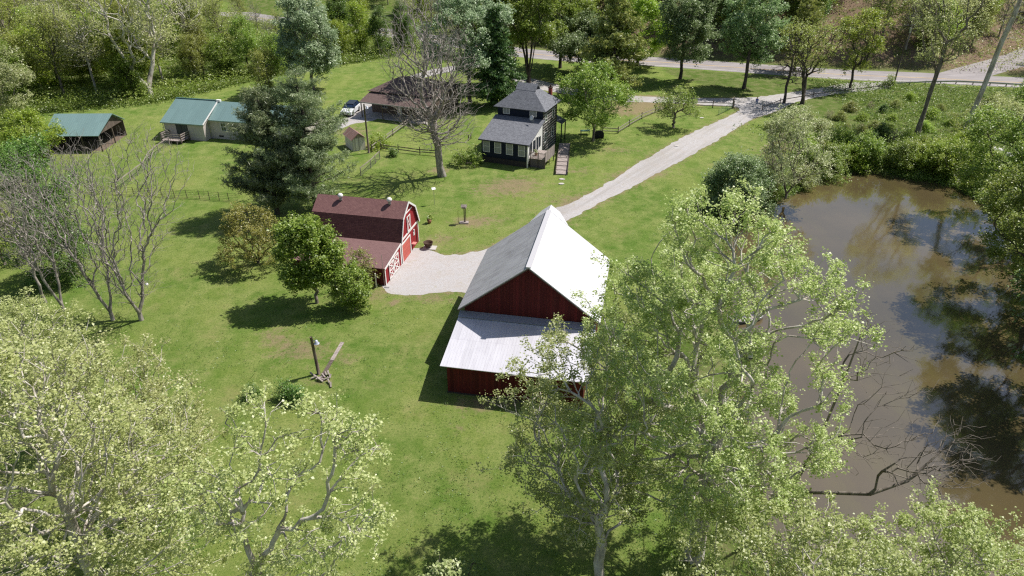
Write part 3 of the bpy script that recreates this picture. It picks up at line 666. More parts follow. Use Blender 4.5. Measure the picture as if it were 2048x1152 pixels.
# ---- red gambrel barn (origin = far corner of its painted front; the front looks towards +x)
def gambrel():
    az = .21; r = empty('gambrel_barn', (-10.79, 73.31, 0), -az, 'small red gambrel barn with maroon shingles, white trim and a shed wing', 'barn')
    c, kn, LL = 2.96, 1.03, 10.3; h1, h2, h3, wl, h4 = 6.16, 4.9, 2.57, 10.64, 2.05
    pr = [(0, 0), (0, h3), (-kn, h2), (-c, h1), (-(2 * c - kn), h2), (-2 * c, h3)]
    def wall(x, d, name, mat):
        m = MB(); m.prism([(x, y, z) for y, z in [(0, -.2), (0, h3), (-kn, h2 - .06), (-c, h1 - .08), (-(2 * c - kn), h2 - .06), (-2 * c, h3), (-2 * c, -.2)]], (d, 0, 0)); return m.build(name, mat, r)
    wall(-.15, .15, 'front_wall', M_red2); wall(-LL + .1, .15, 'back_wall', M_red)
    MB().box(-LL + .25, -.15, -.15, 0, -.2, h3).build('side_wall', M_red, r, split=True)
    MB().prism([(-.15, -2 * c, -.2), (-.15, -wl, -.2), (-.15, -wl, h4 - .05), (-.15, -2 * c, h3 - .05)], (.15, 0, 0)).build('wing_front_wall', M_red2, r)
    MB().box(-LL + .1, -.15, -wl, -wl + .15, -.2, h4 - .08).box(-LL + .1, -LL + .25, -wl + .15, -2 * c, -.2, h4).build('wing_wall', M_red, r, split=True)
    o = .22
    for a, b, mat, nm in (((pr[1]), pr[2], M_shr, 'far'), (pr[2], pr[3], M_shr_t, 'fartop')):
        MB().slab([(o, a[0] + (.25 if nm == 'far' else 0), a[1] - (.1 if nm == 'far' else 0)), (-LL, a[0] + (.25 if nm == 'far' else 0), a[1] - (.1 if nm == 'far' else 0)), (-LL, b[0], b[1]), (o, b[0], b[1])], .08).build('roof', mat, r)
    MB().slab([(-LL, pr[4][0], pr[4][1]), (o, pr[4][0], pr[4][1]), (o, pr[3][0], pr[3][1] + .01), (-LL, pr[3][0], pr[3][1] + .01)], .08).build('roof', M_shr_t, r)['label'] = 'lighter upper slope'
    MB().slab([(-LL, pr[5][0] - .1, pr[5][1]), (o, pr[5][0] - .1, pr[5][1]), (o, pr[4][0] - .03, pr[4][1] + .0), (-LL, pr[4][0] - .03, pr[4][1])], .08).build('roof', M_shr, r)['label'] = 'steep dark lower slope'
    MB().slab([(-LL, -wl - .2, h4), (.12, -wl - .2, h4), (.12, pr[5][0], h3 + .07), (-LL, pr[5][0], h3 + .07)], .08).build('wing_roof', M_shr_l, r)
    t = MB(); P3 = lambda yz, x=o + .03: (x, yz[0], yz[1] - .06)
    for a, b in ((pr[1], pr[2]), (pr[2], pr[3]), (pr[3], pr[4]), (pr[4], pr[5])): t.beam(P3(a), P3(b), .05, .2, up=(1, 0, 0)) if False else t.beam(P3(a), P3(b), .2, .06, up=(1, 0, 0))
    t.beam((.15, -2 * c, h3 - .05), (.15, -wl - .2, h4 - .07), .2, .05, up=(1, 0, 0))
    t.build('rake_trim', M_white, r)
    t = MB(); t.box(0, .04, -2 * c, -.02, h3 - .12, h3 + .1); t.box(0, .05, -.16, 0, -.1, h3 - .12); t.box(0, .05, -2 * c - .1, -2 * c + .1, -.1, h3 - .12); t.box(0, .05, -wl, -wl + .16, -.1, h4 - .15)
    t.beam((.025, -c + .0 + 1.35, h2 + .05), (.025, -c - 1.35, h2 + .05), .12, .05, up=(1, 0, 0)); t.build('trim_board', M_white, r, split=True)
    def xdoor(y0, y1, z0, z1, name='stable_door', cross=1, mat=M_red2):
        d = MB().box(.02, .07, y0, y1, z0, z1).build(name, mat, r); b = MB(); w = .11
        b.box(.07, .10, y0, y0 + w, z0, z1).box(.07, .10, y1 - w, y1, z0, z1).box(.07, .10, y0 + w, y1 - w, z0, z0 + w).box(.07, .10, y0 + w, y1 - w, z1 - w, z1)
        n = cross; zz = [z0 + (z1 - z0) * i / n for i in range(n + 1)]
        for i in range(n):
            b.beam((.085, y0 + w, zz[i] + w * .7), (.085, y1 - w, zz[i + 1] - w * .7), w, .035, up=(1, 0, 0)); b.beam((.09, y0 + w, zz[i + 1] - w * .7), (.09, y1 - w, zz[i] + w * .7), w, .035, up=(1, 0, 0))
            if i: b.box(.07, .10, y0 + w, y1 - w, zz[i] - w / 2, zz[i] + w / 2)
        b.build('cross_brace', M_white, d); return d
    xdoor(-c - .55, -c + .55, h3 + .15, h3 + 1.95, 'hay_door')
    g = MB().box(.02, .06, -5.55, -3.05, 0, 2.1).build('garage_door', M_salmon, r)
    MB().box(.06, .12, -3.05, -2.88, 0, 2.25).box(.06, .12, -5.72, -5.55, 0, 2.25).box(.06, .12, -5.55, -3.05, 2.1, 2.25).build('door_frame', M_white, g)
    xdoor(-8.15, -6.75, .1, 1.98, cross=2); xdoor(-9.6, -8.2, .1, 1.85, cross=2)
    b = MB().box(.0, .45, -2.5, -1.9, .75, .82).build('shelf', M_pink, r); MB().box(.0, .05, -2.45, -2.4, .4, .75).box(0, .05, -2.0, -1.95, .4, .75).build('bracket', M_red2, b, split=True)
    w = MB().box(.02, .08, -1.75, -1.35, 1.5, 1.9); w.tube([(.06, -1.55, 1.75), (.06, -1.55, 2.2)], .09, 6).build('wall_ornament', M_white, r)
    MB().box(.02, .06, -.75, -.68, .2, 2.2).build('lightning_cable', M_rust, r)
    for x in (-9.0 + 1.6, -1.75):
        yy = -c - .5; zz = h1 - .25
        v = MB().lathe([(.17, 0), (.17, .35)], (x, yy, zz), 14).build('vent_neck', M_steel, r, smooth_=True)
        MB().lathe([(.0, .75), (.16, .73), (.27, .62), (.30, .5), (.26, .38), (.17, .33)], (x, yy, zz), 16).build('turbine_head', M_white, v, smooth_=True)
    MB().box(.0, .5, -wl - .5, -wl - .3, 0, .05).tube([(-.1, -wl - .12, 0), (-.1, -wl - .12, 3.6)], .02, 6).build('antenna_mast', M_steel, r)
gambrel()

# ---- black log house (origin = front left foot of the low wing)
def black_house():
    az = .39; r = empty('house', (-4.48, 100.12, 0), -az, 'dark navy two storey house with grey shingle hip roof and low front wing', 'house')
    W, Dl, D = 7.28, 6.13, 6.31; he, hr, zl, zt = 6.75, 9.82, 3.55, 5.47; rx, ov = 1.52, .37; Y1 = Dl + D
    MB().box(0, W, 0, .15, .85, zl + .05).box(0, .15, .15, Dl, .85, zl).build('wing_wall', M_navy, r, split=True)
    MB().prism([(0, .15, zl - .05), (0, Dl, zl - .05), (0, Dl, zt - .1)], (.15, 0, 0)).build('wing_gable', M_navy, r)
    MB().prism([(W - .15, .15, .85), (W - .15, Dl, .85), (W - .15, Dl, zt - .12), (W - .15, .15, zl)], (.15, 0, 0)).build('wing_side_wall', M_white, r)
    MB().box(.05, W - .05, .05, Dl, -.3, .85).build('foundation', M_found, r)
    MB().box(W - .12, W + .03, -.03, .14, -.1, zl).build('corner_board', M_white, r)
    MB().box(0, W, Dl, Dl + .15, 0, he).box(0, .15, Dl + .15, Y1, 0, he).box(.15, W, Y1 - .15, Y1, 0, he).build('wall', M_navy, r, split=True)
    k = NT('logs_with_chinking'); sp = k.n('ShaderNodeSeparateXYZ'); k.l(k.tc.outputs['Object'], sp.inputs[0])
    fr = k.math('FRACT', k.math('DIVIDE', sp.outputs[2], .42)); ch = k.math('LESS_THAN', fr, .38)
    k.col(k.mix(ch, k.mix(k.noise(3), (.03, .027, .026), (.07, .06, .055)), k.mix(k.noise(2), (.26, .25, .24), (.42, .40, .38)))); k.set(.9); k.bump(fr, .4, .05)
    MB().box(W - .15, W, Dl + .15, Y1 - .15, 0, he).build('log_wall', k.m, r)
    MB().box(W - .02, W + .04, Dl - .02, Dl + .16, .2, he).box(W - .02, W + .04, Y1 - .16, Y1 + .02, .2, he).build('corner_post', M_navy_tr, r, split=True)
    lo = MB().slab([(-ov, -ov, zl), (W + ov, -ov, zl), (W + ov, Dl, zt), (-ov, Dl, zt)], .14).build('wing_roof', M_shg, r)
    MB().box(-ov, W + ov, -ov - .03, -ov, zl - .17, zl - .02).build('gutter', M_navy_tr, lo)
    # hip roof with small gablets
    a, b, c_, d = (-ov - .2, Dl - ov, he), (W + ov + .2, Dl - ov, he), (W + ov + .2, Y1 + ov, he), (-ov - .2, Y1 + ov, he)
    gz = hr - .85; f = (gz - he) / (hr - he); ym = Dl + D / 2; hx = W / 2
    def lerp(p, q, t): return tuple(p[i] + (q[i] - p[i]) * t for i in range(3))
    rl, rr = (hx - .31, ym, hr), (hx + .31, ym, hr)
    aa, bb, cc, dd = lerp(a, rl, f), lerp(b, rr, f), lerp(c_, rr, f), lerp(d, rl, f)
    m = MB(); m.slab([a, b, bb, aa], .12); m.slab([b, c_, cc, bb], .12); m.slab([c_, d, dd, cc], .12); m.slab([d, a, aa, dd], .12)
    RL, RR = (hx - rx - .1, ym, hr), (hx + rx + .1, ym, hr)
    m.slab([(RL[0], aa[1] - .06, gz - .02), (RR[0], bb[1] - .06, gz - .02), RR, RL], .09); m.slab([(RR[0], cc[1] + .06, gz - .02), (RL[0], dd[1] + .06, gz - .02), RL, RR], .09)
    o = m.build('roof', M_shg, r)
    MB().prism([(bb[0] - .03, bb[1] + .05, gz - .05), (cc[0] - .03, cc[1] - .05, gz - .05), (bb[0] - .03, ym, hr - .12)], (.06, 0, 0)).prism([(aa[0], aa[1] + .05, gz - .05), (dd[0], dd[1] - .05, gz - .05), (aa[0], ym, hr - .12)], (.06, 0, 0)).build('gablet', M_navy_tr, o, split=True)
    ch = MB().box(W - 1.15, W - .65, Y1 - .9, Y1 - .4, 6.4, 8.75).build('chimney', M_brick, r); MB().box(W - 1.2, W - .6, Y1 - .95, Y1 - .35, 8.75, 8.88).tube([(W - .9, Y1 - .65, 8.88), (W - .9, Y1 - .65, 9.2)], .12, 8).build('chimney_cap', M_rust, ch)
    for x in (.77, 2.6, 4.46, 6.36): window(r, x, 0, 1.62, 1.08, 1.75, 'S', pane=M_blind)
    for x in (1.43, 5.74): window(r, x, Dl, 5.72, 1.1, .95, 'S', bars=(1, 0), pane=M_blind)
    for y, w, z, h in ((1.2, 1.0, 1.75, 1.6), (2.6, .8, 1.75, 1.6), (4.9, .7, 1.75, 1.5)): window(r, W, y, z, w, h, 'E', mat=M_navy_tr)
    dr = MB().box(W, W + .05, 3.35, 4.25, 1.5, 3.6).build('door', M_glass, r); MB().box(W + .05, W + .09, 3.33, 3.42, 1.5, 3.62).box(W + .05, W + .09, 4.18, 4.27, 1.5, 3.62).box(W + .05, W + .09, 3.42, 4.18, 3.52, 3.62).build('door_frame', M_white, dr)
    for y, z, h in ((Dl + 1.1, 1.6, 1.6), (Dl + 4.4, 1.6, 1.6), (Dl + 1.4, 4.7, 1.1), (Dl + 4.6, 4.6, 1.3)): window(r, W, y, z, .9, h, 'E')
    # back porch at the right
    pz = MB().slab([(W + .1, Y1 - 3.2, 3.3), (W + .1, Y1 + 1.4, 3.3), (W - .1, Y1 + 1.4, 3.6), (W - .1, Y1 - 3.2, 3.6)], .06) if False else MB()
    pz.slab([(W + .9, Y1 + .3, 3.1), (W + .9, Y1 + 2.6, 3.1), (W - 1.6, Y1 + 2.6, 4.0), (W - 1.6, Y1 + .3, 4.0)], .1); p = pz.build('porch_roof', M_shg, r)
    MB().box(W + .65, W + .8, Y1 + .4, Y1 + .55, 0, 3.05).box(W + .65, W + .8, Y1 + 2.3, Y1 + 2.45, 0, 3.05).build('porch_post', M_navy_tr, p, split=True)
    # satellite dish on the wing roof
    x, y, z = 6.15, 5.0, 5.2
    ds = MB().tube([(x, y, z - .2), (x, y, z + .45), (x - .1, y - .1, z + .6)], .03, 6).build('dish_mast', M_steel, r)
    dm = MB().lathe([(.001, 0), (.15, .02), (.28, .06), (.38, .12), (.37, .14), (.001, .03)], (0, 0, 0), 20).build('dish', M_white, ds, (x - .1, y - .15, z + .7), smooth_=True); dm.rotation_euler = (R_(62), 0, R_(-25))
    # deck on the right of the wing
    dk = MB()
    for i in range(20): dk.box(W + .08, W + 2.5, .55 + i * .2, .55 + i * .2 + .185, 1.3, 1.35)
    dk.build('deck_floor', M_wood, r)
    pst = MB()
    for x, y in ((W + .2, .6), (W + 1.4, .6), (W + 2.45, .6), (W + 2.45, 2.5), (W + 2.45, 4.4)): pst.box(x - .05, x + .05, y - .05, y + .05, -.1, 2.35)
    pst.build('deck_post', M_woodd, r, split=True)
    rl_ = MB(); rl_.box(W + .1, W + 2.5, .54, .62, 2.2, 2.28).box(W + .1, W + 2.5, .56, .60, 1.42, 1.48)
    for i in range(15): rl_.box(W + .22 + i * .155, W + .26 + i * .155, .56, .60, 1.48, 2.2)
    rl_.build('railing', M_wood, r)
    bd = MB()
    for i in range(24): bd.box(W + 2.5, W + 2.53, .6 + i * .165, .6 + i * .165 + .14, .95, 2.5)
    bd.build('board_railing', M_wood, r)
    k = NT('wooden_lattice'); cc_ = k.n('ShaderNodeSeparateXYZ'); k.l(k.tc.outputs['Object'], cc_.inputs[0])
    s1 = k.math('FRACT', k.math('MULTIPLY', k.math('ADD', cc_.outputs[0], cc_.outputs[2]), 4.5)); s2 = k.math('FRACT', k.math('MULTIPLY', k.math('SUBTRACT', cc_.outputs[0], cc_.outputs[2]), 4.5))
    k.col(k.mix(k.math('MAXIMUM', k.math('LESS_THAN', s1, .35), k.math('LESS_THAN', s2, .35)), (.02, .016, .016), (.20, .17, .17))); k.set(.9)
    MB().box(W + .08, W + 2.4, .62, .66, -.1, 1.3).build('lattice', k.m, r)
    for (x, y, s) in ((W + .55, 1.9, .18), (W + .5, 2.6, .14)): pass
black_house()
def local(o, az, x, y, z=0):
    return (o[0] + math.cos(az) * x + math.sin(az) * y, o[1] - math.sin(az) * x + math.cos(az) * y, z)
BH = ((-4.48, 100.12), .39)
def pot_plant(x, y, z, s, label, group=None):
    e = empty('potted_plant', (x, y, z), 0, label, 'plant pot', group)
    MB().lathe([(.0, 0), (.13 * s, 0), (.19 * s, .3 * s), (.17 * s, .3 * s), (.15 * s, .25 * s), (0, .25 * s)], n=14).build('pot', plain('clay_pot', (.35, .16, .1), .8), e, smooth_=True)
    rng = np.random.default_rng(int(abs(x) * 100)); V, F, at = leaves(rng, np.array([[0, 0, .45 * s]]), 130, .11 * s, .11 * s, 4, .05); add('foliage', arr_mesh('foliage', V, F, L_green, at), e)
p = local(*BH, 7.85, 1.9, 1.35); pot_plant(*p, 1.3, 'potted plant on the wooden deck by the wing door of the dark house')
p = local(*BH, 7.75, 5.3, 1.35) if False else local(*BH, 9.2, 3.7, 1.35); pot_plant(*p, .9, 'small potted plant on the deck against its board railing')

# ---- beige house with green metal roof
def green_house():
    az = .22; r = empty('house', (-56.11, 111.17, 0), -az, 'beige single storey house with green metal roof and small wooden deck', 'house')
    W, he, hr, D, sb, hw = 7.1, 2.79, 5.32, 4.83, 1.56, 3.17; L2 = 16.5; Y1 = 2 * D
    zz = he + .06
    MB().box(0, W, 0, .15, -.3, zz).box(0, .15, .15, Y1, -.3, zz).box(W - .15, W, .15, Y1, -.3, zz).box(.15, W - .15, Y1 - .15, Y1, -.3, zz).build('wall', M_tan, r, split=True)
    MB().prism([(0, 0, he), (0, Y1, he), (0, D, hr - .12)], (.15, 0, 0)).prism([(W - .15, 0, he), (W - .15, Y1, he), (W - .15, D, hr - .12)], (.15, 0, 0)).build('gable_wall', M_tan, r, split=True)
    o = MB().slab([(-.3, -.35, he), (W + .3, -.35, he), (W + .3, D, hr), (-.3, D, hr)], .1).slab([(W + .3, Y1 + .35, he), (-.3, Y1 + .35, he), (-.3, D, hr), (W + .3, D, hr)], .1).build('roof', M_green_roof, r)
    MB().beam((-.3, D, hr + .02), (W + .3, D, hr + .02), .35, .05).build('ridge_cap', plain('dark_green_trim', (.05, .12, .11), .5), o)
    MB().box(-.3, W + .3, -.43, -.33, he - .16, he - .0).build('gutter', plain('pale_green_gutter', (.25, .36, .35), .5), o)
    MB().beam((W + .33, -.38, he - .03), (W + .33, D, hr - .03), .07, .2).build('rake_trim', M_white, o)
    MB().box(W + .05, W + .75, D - .25, D + .2, hr - .18, hr + .12).build('ridge_vent', M_white, o)
    x1 = W + L2; hw2 = hr - .12
    MB().box(W, x1, sb, sb + .15, -.3, hw).box(x1 - .15, x1, sb + .15, Y1 - .6, -.3, hw).box(W, x1 - .15, Y1 - .75, Y1 - .6, -.3, hw).build('wing_wall', M_tan, r, split=True)
    o2 = MB().slab([(W + .3, sb - .35, hw), (x1 + .3, sb - .35, hw), (x1 + .3, D, hw2), (W + .3, D, hw2)], .1).slab([(x1 + .3, Y1 - .3, hw), (W + .3, Y1 - .3, hw), (W + .3, D, hw2), (x1 + .3, D, hw2)], .1).build('wing_roof', M_green_roof, r)
    MB().box(W + .35, x1 + .3, sb - .43, sb - .33, hw - .16, hw).build('gutter', plain('pale_green_gutter', (.25, .36, .35), .5), o2)
    MB().prism([(x1 - .15, sb, hw), (x1 - .15, Y1 - .6, hw), (x1 - .15, D, hw2 - .12)], (.15, 0, 0)).build('wing_gable_wall', M_tan, r)
    MB().tube([(W + .12, sb - .1, hw - .1), (W + .12, sb - .1, .1), (W + .5, sb - .3, 0)], .05, 6).tube([(-.1, -.1, he - .1), (-.1, -.1, -.1)], .05, 6).build('downpipe', M_steel, r, split=True)
    for x in (W + 2.6, W + 9, W + 13): window(r, x, sb, 1.35, .95, 1.35, 'S', bars=(1, 1))
    MB().box(2.15, 4.25, -.04, 0, .55, he - .1).build('sliding_door', m_boards('dark_door_boards', (.07, .08, .07), .25), r)
    MB().box(W + 1.5, W + 2.3, sb - .03, sb, .35, .6).build('foundation_vent', M_black, r)
    dk = MB()
    for i in range(14): dk.box(.75, 4.35, -2.3 + i * .16, -2.3 + i * .16 + .145, .45, .5)
    dk.build('deck_floor', M_wood, r)
    ps = MB()
    for x, y in ((.8, -2.25), (4.3, -2.25), (.8, -.15), (4.3, -.15)): ps.box(x - .06, x + .06, y - .06, y + .06, -.2, 1.5)
    ps.box(.75, 4.35, -2.28, -2.2, .3, .45); ps.build('deck_post', M_woodd, r, split=True)
    rl = MB()
    for z in (.85, 1.2, 1.5): rl.box(.8, 4.3, -2.3, -2.26, z - .07, z + .07); rl.box(.76, .8, -2.2, -.15, z - .07, z + .07); rl.box(4.3, 4.34, -2.2, -.15, z - .07, z + .07)
    rl.build('railing', M_wood, r)
green_house()

# ---- open shed with green roof, far left
def open_shed():
    r = empty('open_shed', (-71.2, 104.3, 0), .02, 'open fronted dark shed with green metal roof beside the woods', 'shed')
    W, D, he, hr = 8.0, 4.3, 2.6, 4.75
    MB().slab([(-.2, -.3, he), (W + .2, -.3, he), (W + .75, D, hr), (-.2, D, hr)], .09).slab([(W + .2, 2 * D, he), (-.2, 2 * D, he), (-.2, D, hr), (W + .75, D, hr)], .09).build('roof', M_green_roof, r)
    MB().box(0, .12, 0, 2 * D - .3, -.2, he - .05).box(.12, W, 2 * D - .42, 2 * D - .3, -.2, he - .1).build('wall', M_woodd, r, split=True)
    MB().prism([(W - .02, D * .2, he + .0), (W - .02, 2 * D - .4, he - .1), (W - .02, D, hr - .25)], (.08, 0, 0)).build('gable_boards', M_woodd, r, split=True)
    for x, y in ((.2, .1), (W / 3, .1), (W * 2 / 3, .1), (W, .1), (W, D)): MB().box(x - .08, x + .08, y - .08, y + .08, -.2, he - .02 + (.4 if y > 1 else 0)).build('post', M_woodd, r)
    MB().box(.15, W - .1, .5, 2 * D - .5, .0, .02).build('dirt_floor', plain('shed_floor', (.16, .12, .09)), r)
open_shed()

# ---- brown garage with carport porch
def garage():
    az = .37; r = empty('garage', (-26.51, 122.95, 0), -az, 'brown shingle roofed garage with a low porch roof on posts, behind the bare tree', 'garage')
    W, z1, z2, D = 13.0, 2.79, 3.63, 3.42; D2 = 9.0; zt = 5.87
    MB().slab([(-.2, -.2, z1), (W, -.2, z1), (W, D, z2), (-.2, D, z2)], .1).build('porch_roof', M_shbr, r)
    MB().box(-.22, W, -.26, -.2, z1 - .16, z1 + .02).build('fascia', plain('grey_fascia', (.3, .28, .26)), r)
    for x in (0, 4.2, 8.4, 12.6): MB().box(x - .07, x + .07, -.07, .07, -.1, z1 - .1).build('post', M_woodd, r)
    MB().box(0, W, D, D + .15, -.1, z2 + .35).box(0, .15, D + .15, D + D2, -.1, z2 + .3).box(W - .15, W, D + .15, D + D2, -.1, z2 + .3).box(.15, W - .15, D + D2 - .15, D + D2, -.1, z2 + .3).build('wall', plain('brown_siding', (.12, .085, .07)), r)
    a, b, c, d = (-.4, D - .3, z2 + .25), (W + .4, D - .3, z2 + .25), (W + .4, D + D2 + .4, z2 + .25), (-.4, D + D2 + .4, z2 + .25); m = D + D2 / 2
    p, q = (4.2, m, zt), (W - 4.2, m, zt)
    MB().slab([a, b, q, p], .1).slab([c, d, p, q], .1).slab([b, c, (q[0], q[1] + .01, q[2]), q], .1).slab([d, a, p, (p[0], p[1] + .01, p[2])], .1).build('roof', M_shbr, r)
    MB().box(.3, W - .3, .1, D, .0, .08).build('porch_floor', M_conc, r)
    window(r, 2.6, D, 1.0, 1.2, 1.1, 'S', bars=(1, 0)); window(r, 9.6, D, 1.0, 1.2, 1.1, 'S', bars=(1, 0))
    MB().box(5.2, 6.1, D - .05, D, .1, 2.1).build('door', M_white, r)
garage()
x, y = G(790, 226); e = empty('air_conditioner', (x, y, 0), -.3, 'pale box shaped air conditioning unit on the garage porch', 'air conditioner')
MB().box(-.4, .4, -.35, .35, 0, .8).build('casing', plain('pale_metal', (.6, .58, .55), .5), e, bevel=.03); MB().lathe([(0, .82), (.28, .82), (.3, .8)], n=14).build('fan_guard', M_steel, e)

# ---- little white shed behind the pines
def little_shed():
    x, y = G(712, 303); r = empty('garden_shed', (x - .3, y, 0), .55, 'little white board shed with rusty brown roof behind the pine trees', 'shed')
    MB().box(-.1, 1.9, 0, .1, -.1, 2.0).box(-.1, 0, .1, 3.4, -.1, 2.0).box(1.8, 1.9, .1, 3.4, -.1, 2.0).box(0, 1.8, 3.3, 3.4, -.1, 2.0).build('wall', m_boards('whitewashed_boards', (.62, .58, .52), .2, (.35, .3, .26)), r)
    MB().prism([(-.1, .02, 2.0), (1.9, .02, 2.0), (.9, .02, 2.75)], (0, .08, 0)).build('gable', M_wood, r)
    MB().slab([(-.35, -.3, 1.85), (-.35, 3.7, 1.85), (.9, 3.7, 2.85), (.9, -.3, 2.85)], .06).slab([(2.15, 3.7, 1.85), (2.15, -.3, 1.85), (.9, -.3, 2.85), (.9, 3.7, 2.85)], .06).build('roof', m_metalroof('rusty_roof', (.26, .14, .11), (.42, .36, .34), .3, .7, .1, .6), r)
little_shed()

# ---- white car with black roof
def car():
    x, y = G(702, 226); r = empty('parked_car', (x, y, 0), 0, 'white sport utility car with black roof parked by the garage', 'car'); r.rotation_euler = (0, 0, R_(82)); r.scale = (1.1, 1.1, 1.1)
    # local: front towards -y after rotation; build with front at -x
    paint = plain('white_car_paint', (.78, .80, .84), .25, 0, .03, spec=.6); blk = plain('black_car_roof', (.012, .012, .015), .15, 0, .1, spec=.7); gl = plain('car_glass', (.015, .03, .07), .05, 0, .1, spec=1.0)
    body = [(-2.35, .32), (-2.38, .62), (-2.28, .82), (-1.3, 1.0), (-.95, 1.06), (2.2, 1.08), (2.32, .9), (2.33, .4), (2.2, .3), (-2.2, .28)]
    o = MB().prism([(a, -.93, b) for a, b in body], (0, 1.86, 0)).build('body', paint, r, bevel=.07)
    cab = [(-1.0, 1.06), (-.35, 1.56), (1.75, 1.6), (2.18, 1.08)]; m = MB()
    lo = [(-1.0, -.86, 1.06), (2.2, -.86, 1.06), (2.2, .86, 1.06), (-1.0, .86, 1.06)]; hi = [(-.35, -.68, 1.58), (1.8, -.68, 1.62), (1.8, .68, 1.62), (-.35, .68, 1.58)]
    m.face(lo[::-1])
    for k in range(4): m.face([lo[k], lo[(k + 1) % 4], hi[(k + 1) % 4], hi[k]])
    m.face(hi); m.build('windows', gl, r)
    MB().prism([(-.42, -.7, 1.585), (1.86, -.7, 1.625), (1.86, .7, 1.625), (-.42, .7, 1.585)], (0, 0, .05)).build('car_roof', blk, r, bevel=.02)
    pl = MB()
    for s in (-1, 1):
        pl.beam((-.98, s * .86, 1.07), (-.36, s * .69, 1.6), .07); pl.beam((.75, s * .86, 1.07), (.72, s * .69, 1.61), .07); pl.beam((2.2, s * .86, 1.07), (1.8, s * .69, 1.63), .09)
    pl.build('pillars', blk, r)
    for s in (-1, 1):
        MB().box(-2.36, -2.2, s * .75 - .17, s * .75 + .17, .66, .80).build('headlight', M_steel, r, split=True)
        mr = MB().box(-.85, -.65, s * .95 - .1, s * .95 + .1, 1.05, 1.2).build('mirror', blk, r)
    MB().box(-2.40, -2.33, -.55, .55, .42, .66).build('grille', blk, r); MB().box(-2.41, -2.36, -.26, .26, .46, .58).build('number_plate', M_white, r)
    MB().box(-2.42, -2.3, -.8, .8, .28, .38).build('bumper', blk, r)
    for a in (-1.5, 1.45):
        for s in (-1, 1):
            w = MB(); w.tube([(a, s * .96, .36), (a, s * .72, .36)], .36, 20); wo = w.build('wheel', plain('tyre_rubber', (.02, .02, .02), .8), r, bevel=.03)
            MB().tube([(a, s * .965, .36), (a, s * .955, .36)], .23, 14).build('rim', M_steel, wo)
car()

# ---- fences
def rail_fence(px, label, group, h=1.15, rails=(.45, .95), mat=M_wood, pmat=M_woodd, world=False, name='rail_fence', sp=None, post=.12):
    P = [G(*p) for p in px]; r = empty(name, (P[0][0], P[0][1], 0), 0, label, 'fence', group); o = P[0]
    Q = []
    for i in range(len(P) - 1):
        d = math.dist(P[i], P[i + 1]); m = max(1, round(d / (sp or 1e9)))
        for k in range(m): Q.append((P[i][0] + (P[i + 1][0] - P[i][0]) * k / m - o[0], P[i][1] + (P[i + 1][1] - P[i][1]) * k / m - o[1]))
    Q.append((P[-1][0] - o[0], P[-1][1] - o[1]))
    for q in Q: MB().box(q[0] - post / 2, q[0] + post / 2, q[1] - post / 2, q[1] + post / 2, -.2, h + random.uniform(-.05, .08)).build('post', pmat, r)
    for z in rails:
        for i in range(len(Q) - 1): MB().beam((Q[i][0], Q[i][1], z + random.uniform(-.05, .05)), (Q[i + 1][0], Q[i + 1][1], z + random.uniform(-.05, .05)), .06, .13).build('rail', mat, r)
    return r
random.seed(5)
rail_fence([(1205, 265), (1236, 267), (1258, 253), (1283, 238), (1310, 226), (1336, 216)], 'weathered split rail fence running from the grill up beside the gravel drive', None, rails=(.35, .85))
rail_fence([(1385, 214), (1425, 215.6), (1467, 216)], 'short rail fence beside the gate at the top of the lawn', None, rails=(.35, .9), h=1.3)
rail_fence([(1524, 221), (1560, 206), (1626, 194), (1690, 186), (1757, 178)], 'long low rail fence curving beside the driveway mouth up to the road', None, rails=(.6,), mat=M_woodd, h=.95, sp=9)
rail_fence([(744, 304), (765, 288), (786, 272), (808, 256), (832, 240)], 'pale two rail fence running from the tall pole towards the garage', None, rails=(.5, .95))
rail_fence([(762, 300), (797, 304), (840, 309), (878, 312)], 'low dark rail fence crossing behind the bare tree', None, rails=(.4, .8), mat=M_woodd)
def board_fence(px, label, h=1.2, mat=M_wood):
    P = [G(*p) for p in px]; o = P[0]; r = empty('wire_fence', (o[0], o[1], 0), 0, label, 'fence'); 
    wire = MB()
    for i in range(len(P) - 1):
        a = Vector((P[i][0] - o[0], P[i][1] - o[1], 0)); b = Vector((P[i + 1][0] - o[0], P[i + 1][1] - o[1], 0))
        MB().beam(a + Vector((0, 0, h)), b + Vector((0, 0, h)), .05, .12).build('rail', mat, r)
        n = max(1, round((b - a).length / 2.4))
        for k in range(n + 1):
            q = a.lerp(b, k / n)
            if k < n or i == len(P) - 2: MB().box(q.x - .05, q.x + .05, q.y - .05, q.y + .05, -.1, h + .1).build('post', mat, r)
        for z in (.15, .4, .65, .9): wire.beam(a + Vector((0, 0, z)), b + Vector((0, 0, z)), .015)
        m = int((b - a).length / .25)
        for k in range(m): q = a.lerp(b, k / m); wire.beam(q, q + Vector((0, 0, h)), .012)
    wire.build('wire_mesh', M_steel, r)
board_fence([(340, 290), (318, 305), (300, 320), (290, 340), (262, 362), (235, 382)], 'pale topped wire fence leading away from the wooden deck of the beige house')
board_fence([(760, 318), (742, 336), (722, 352)], 'short grey wire fence by the little white shed')
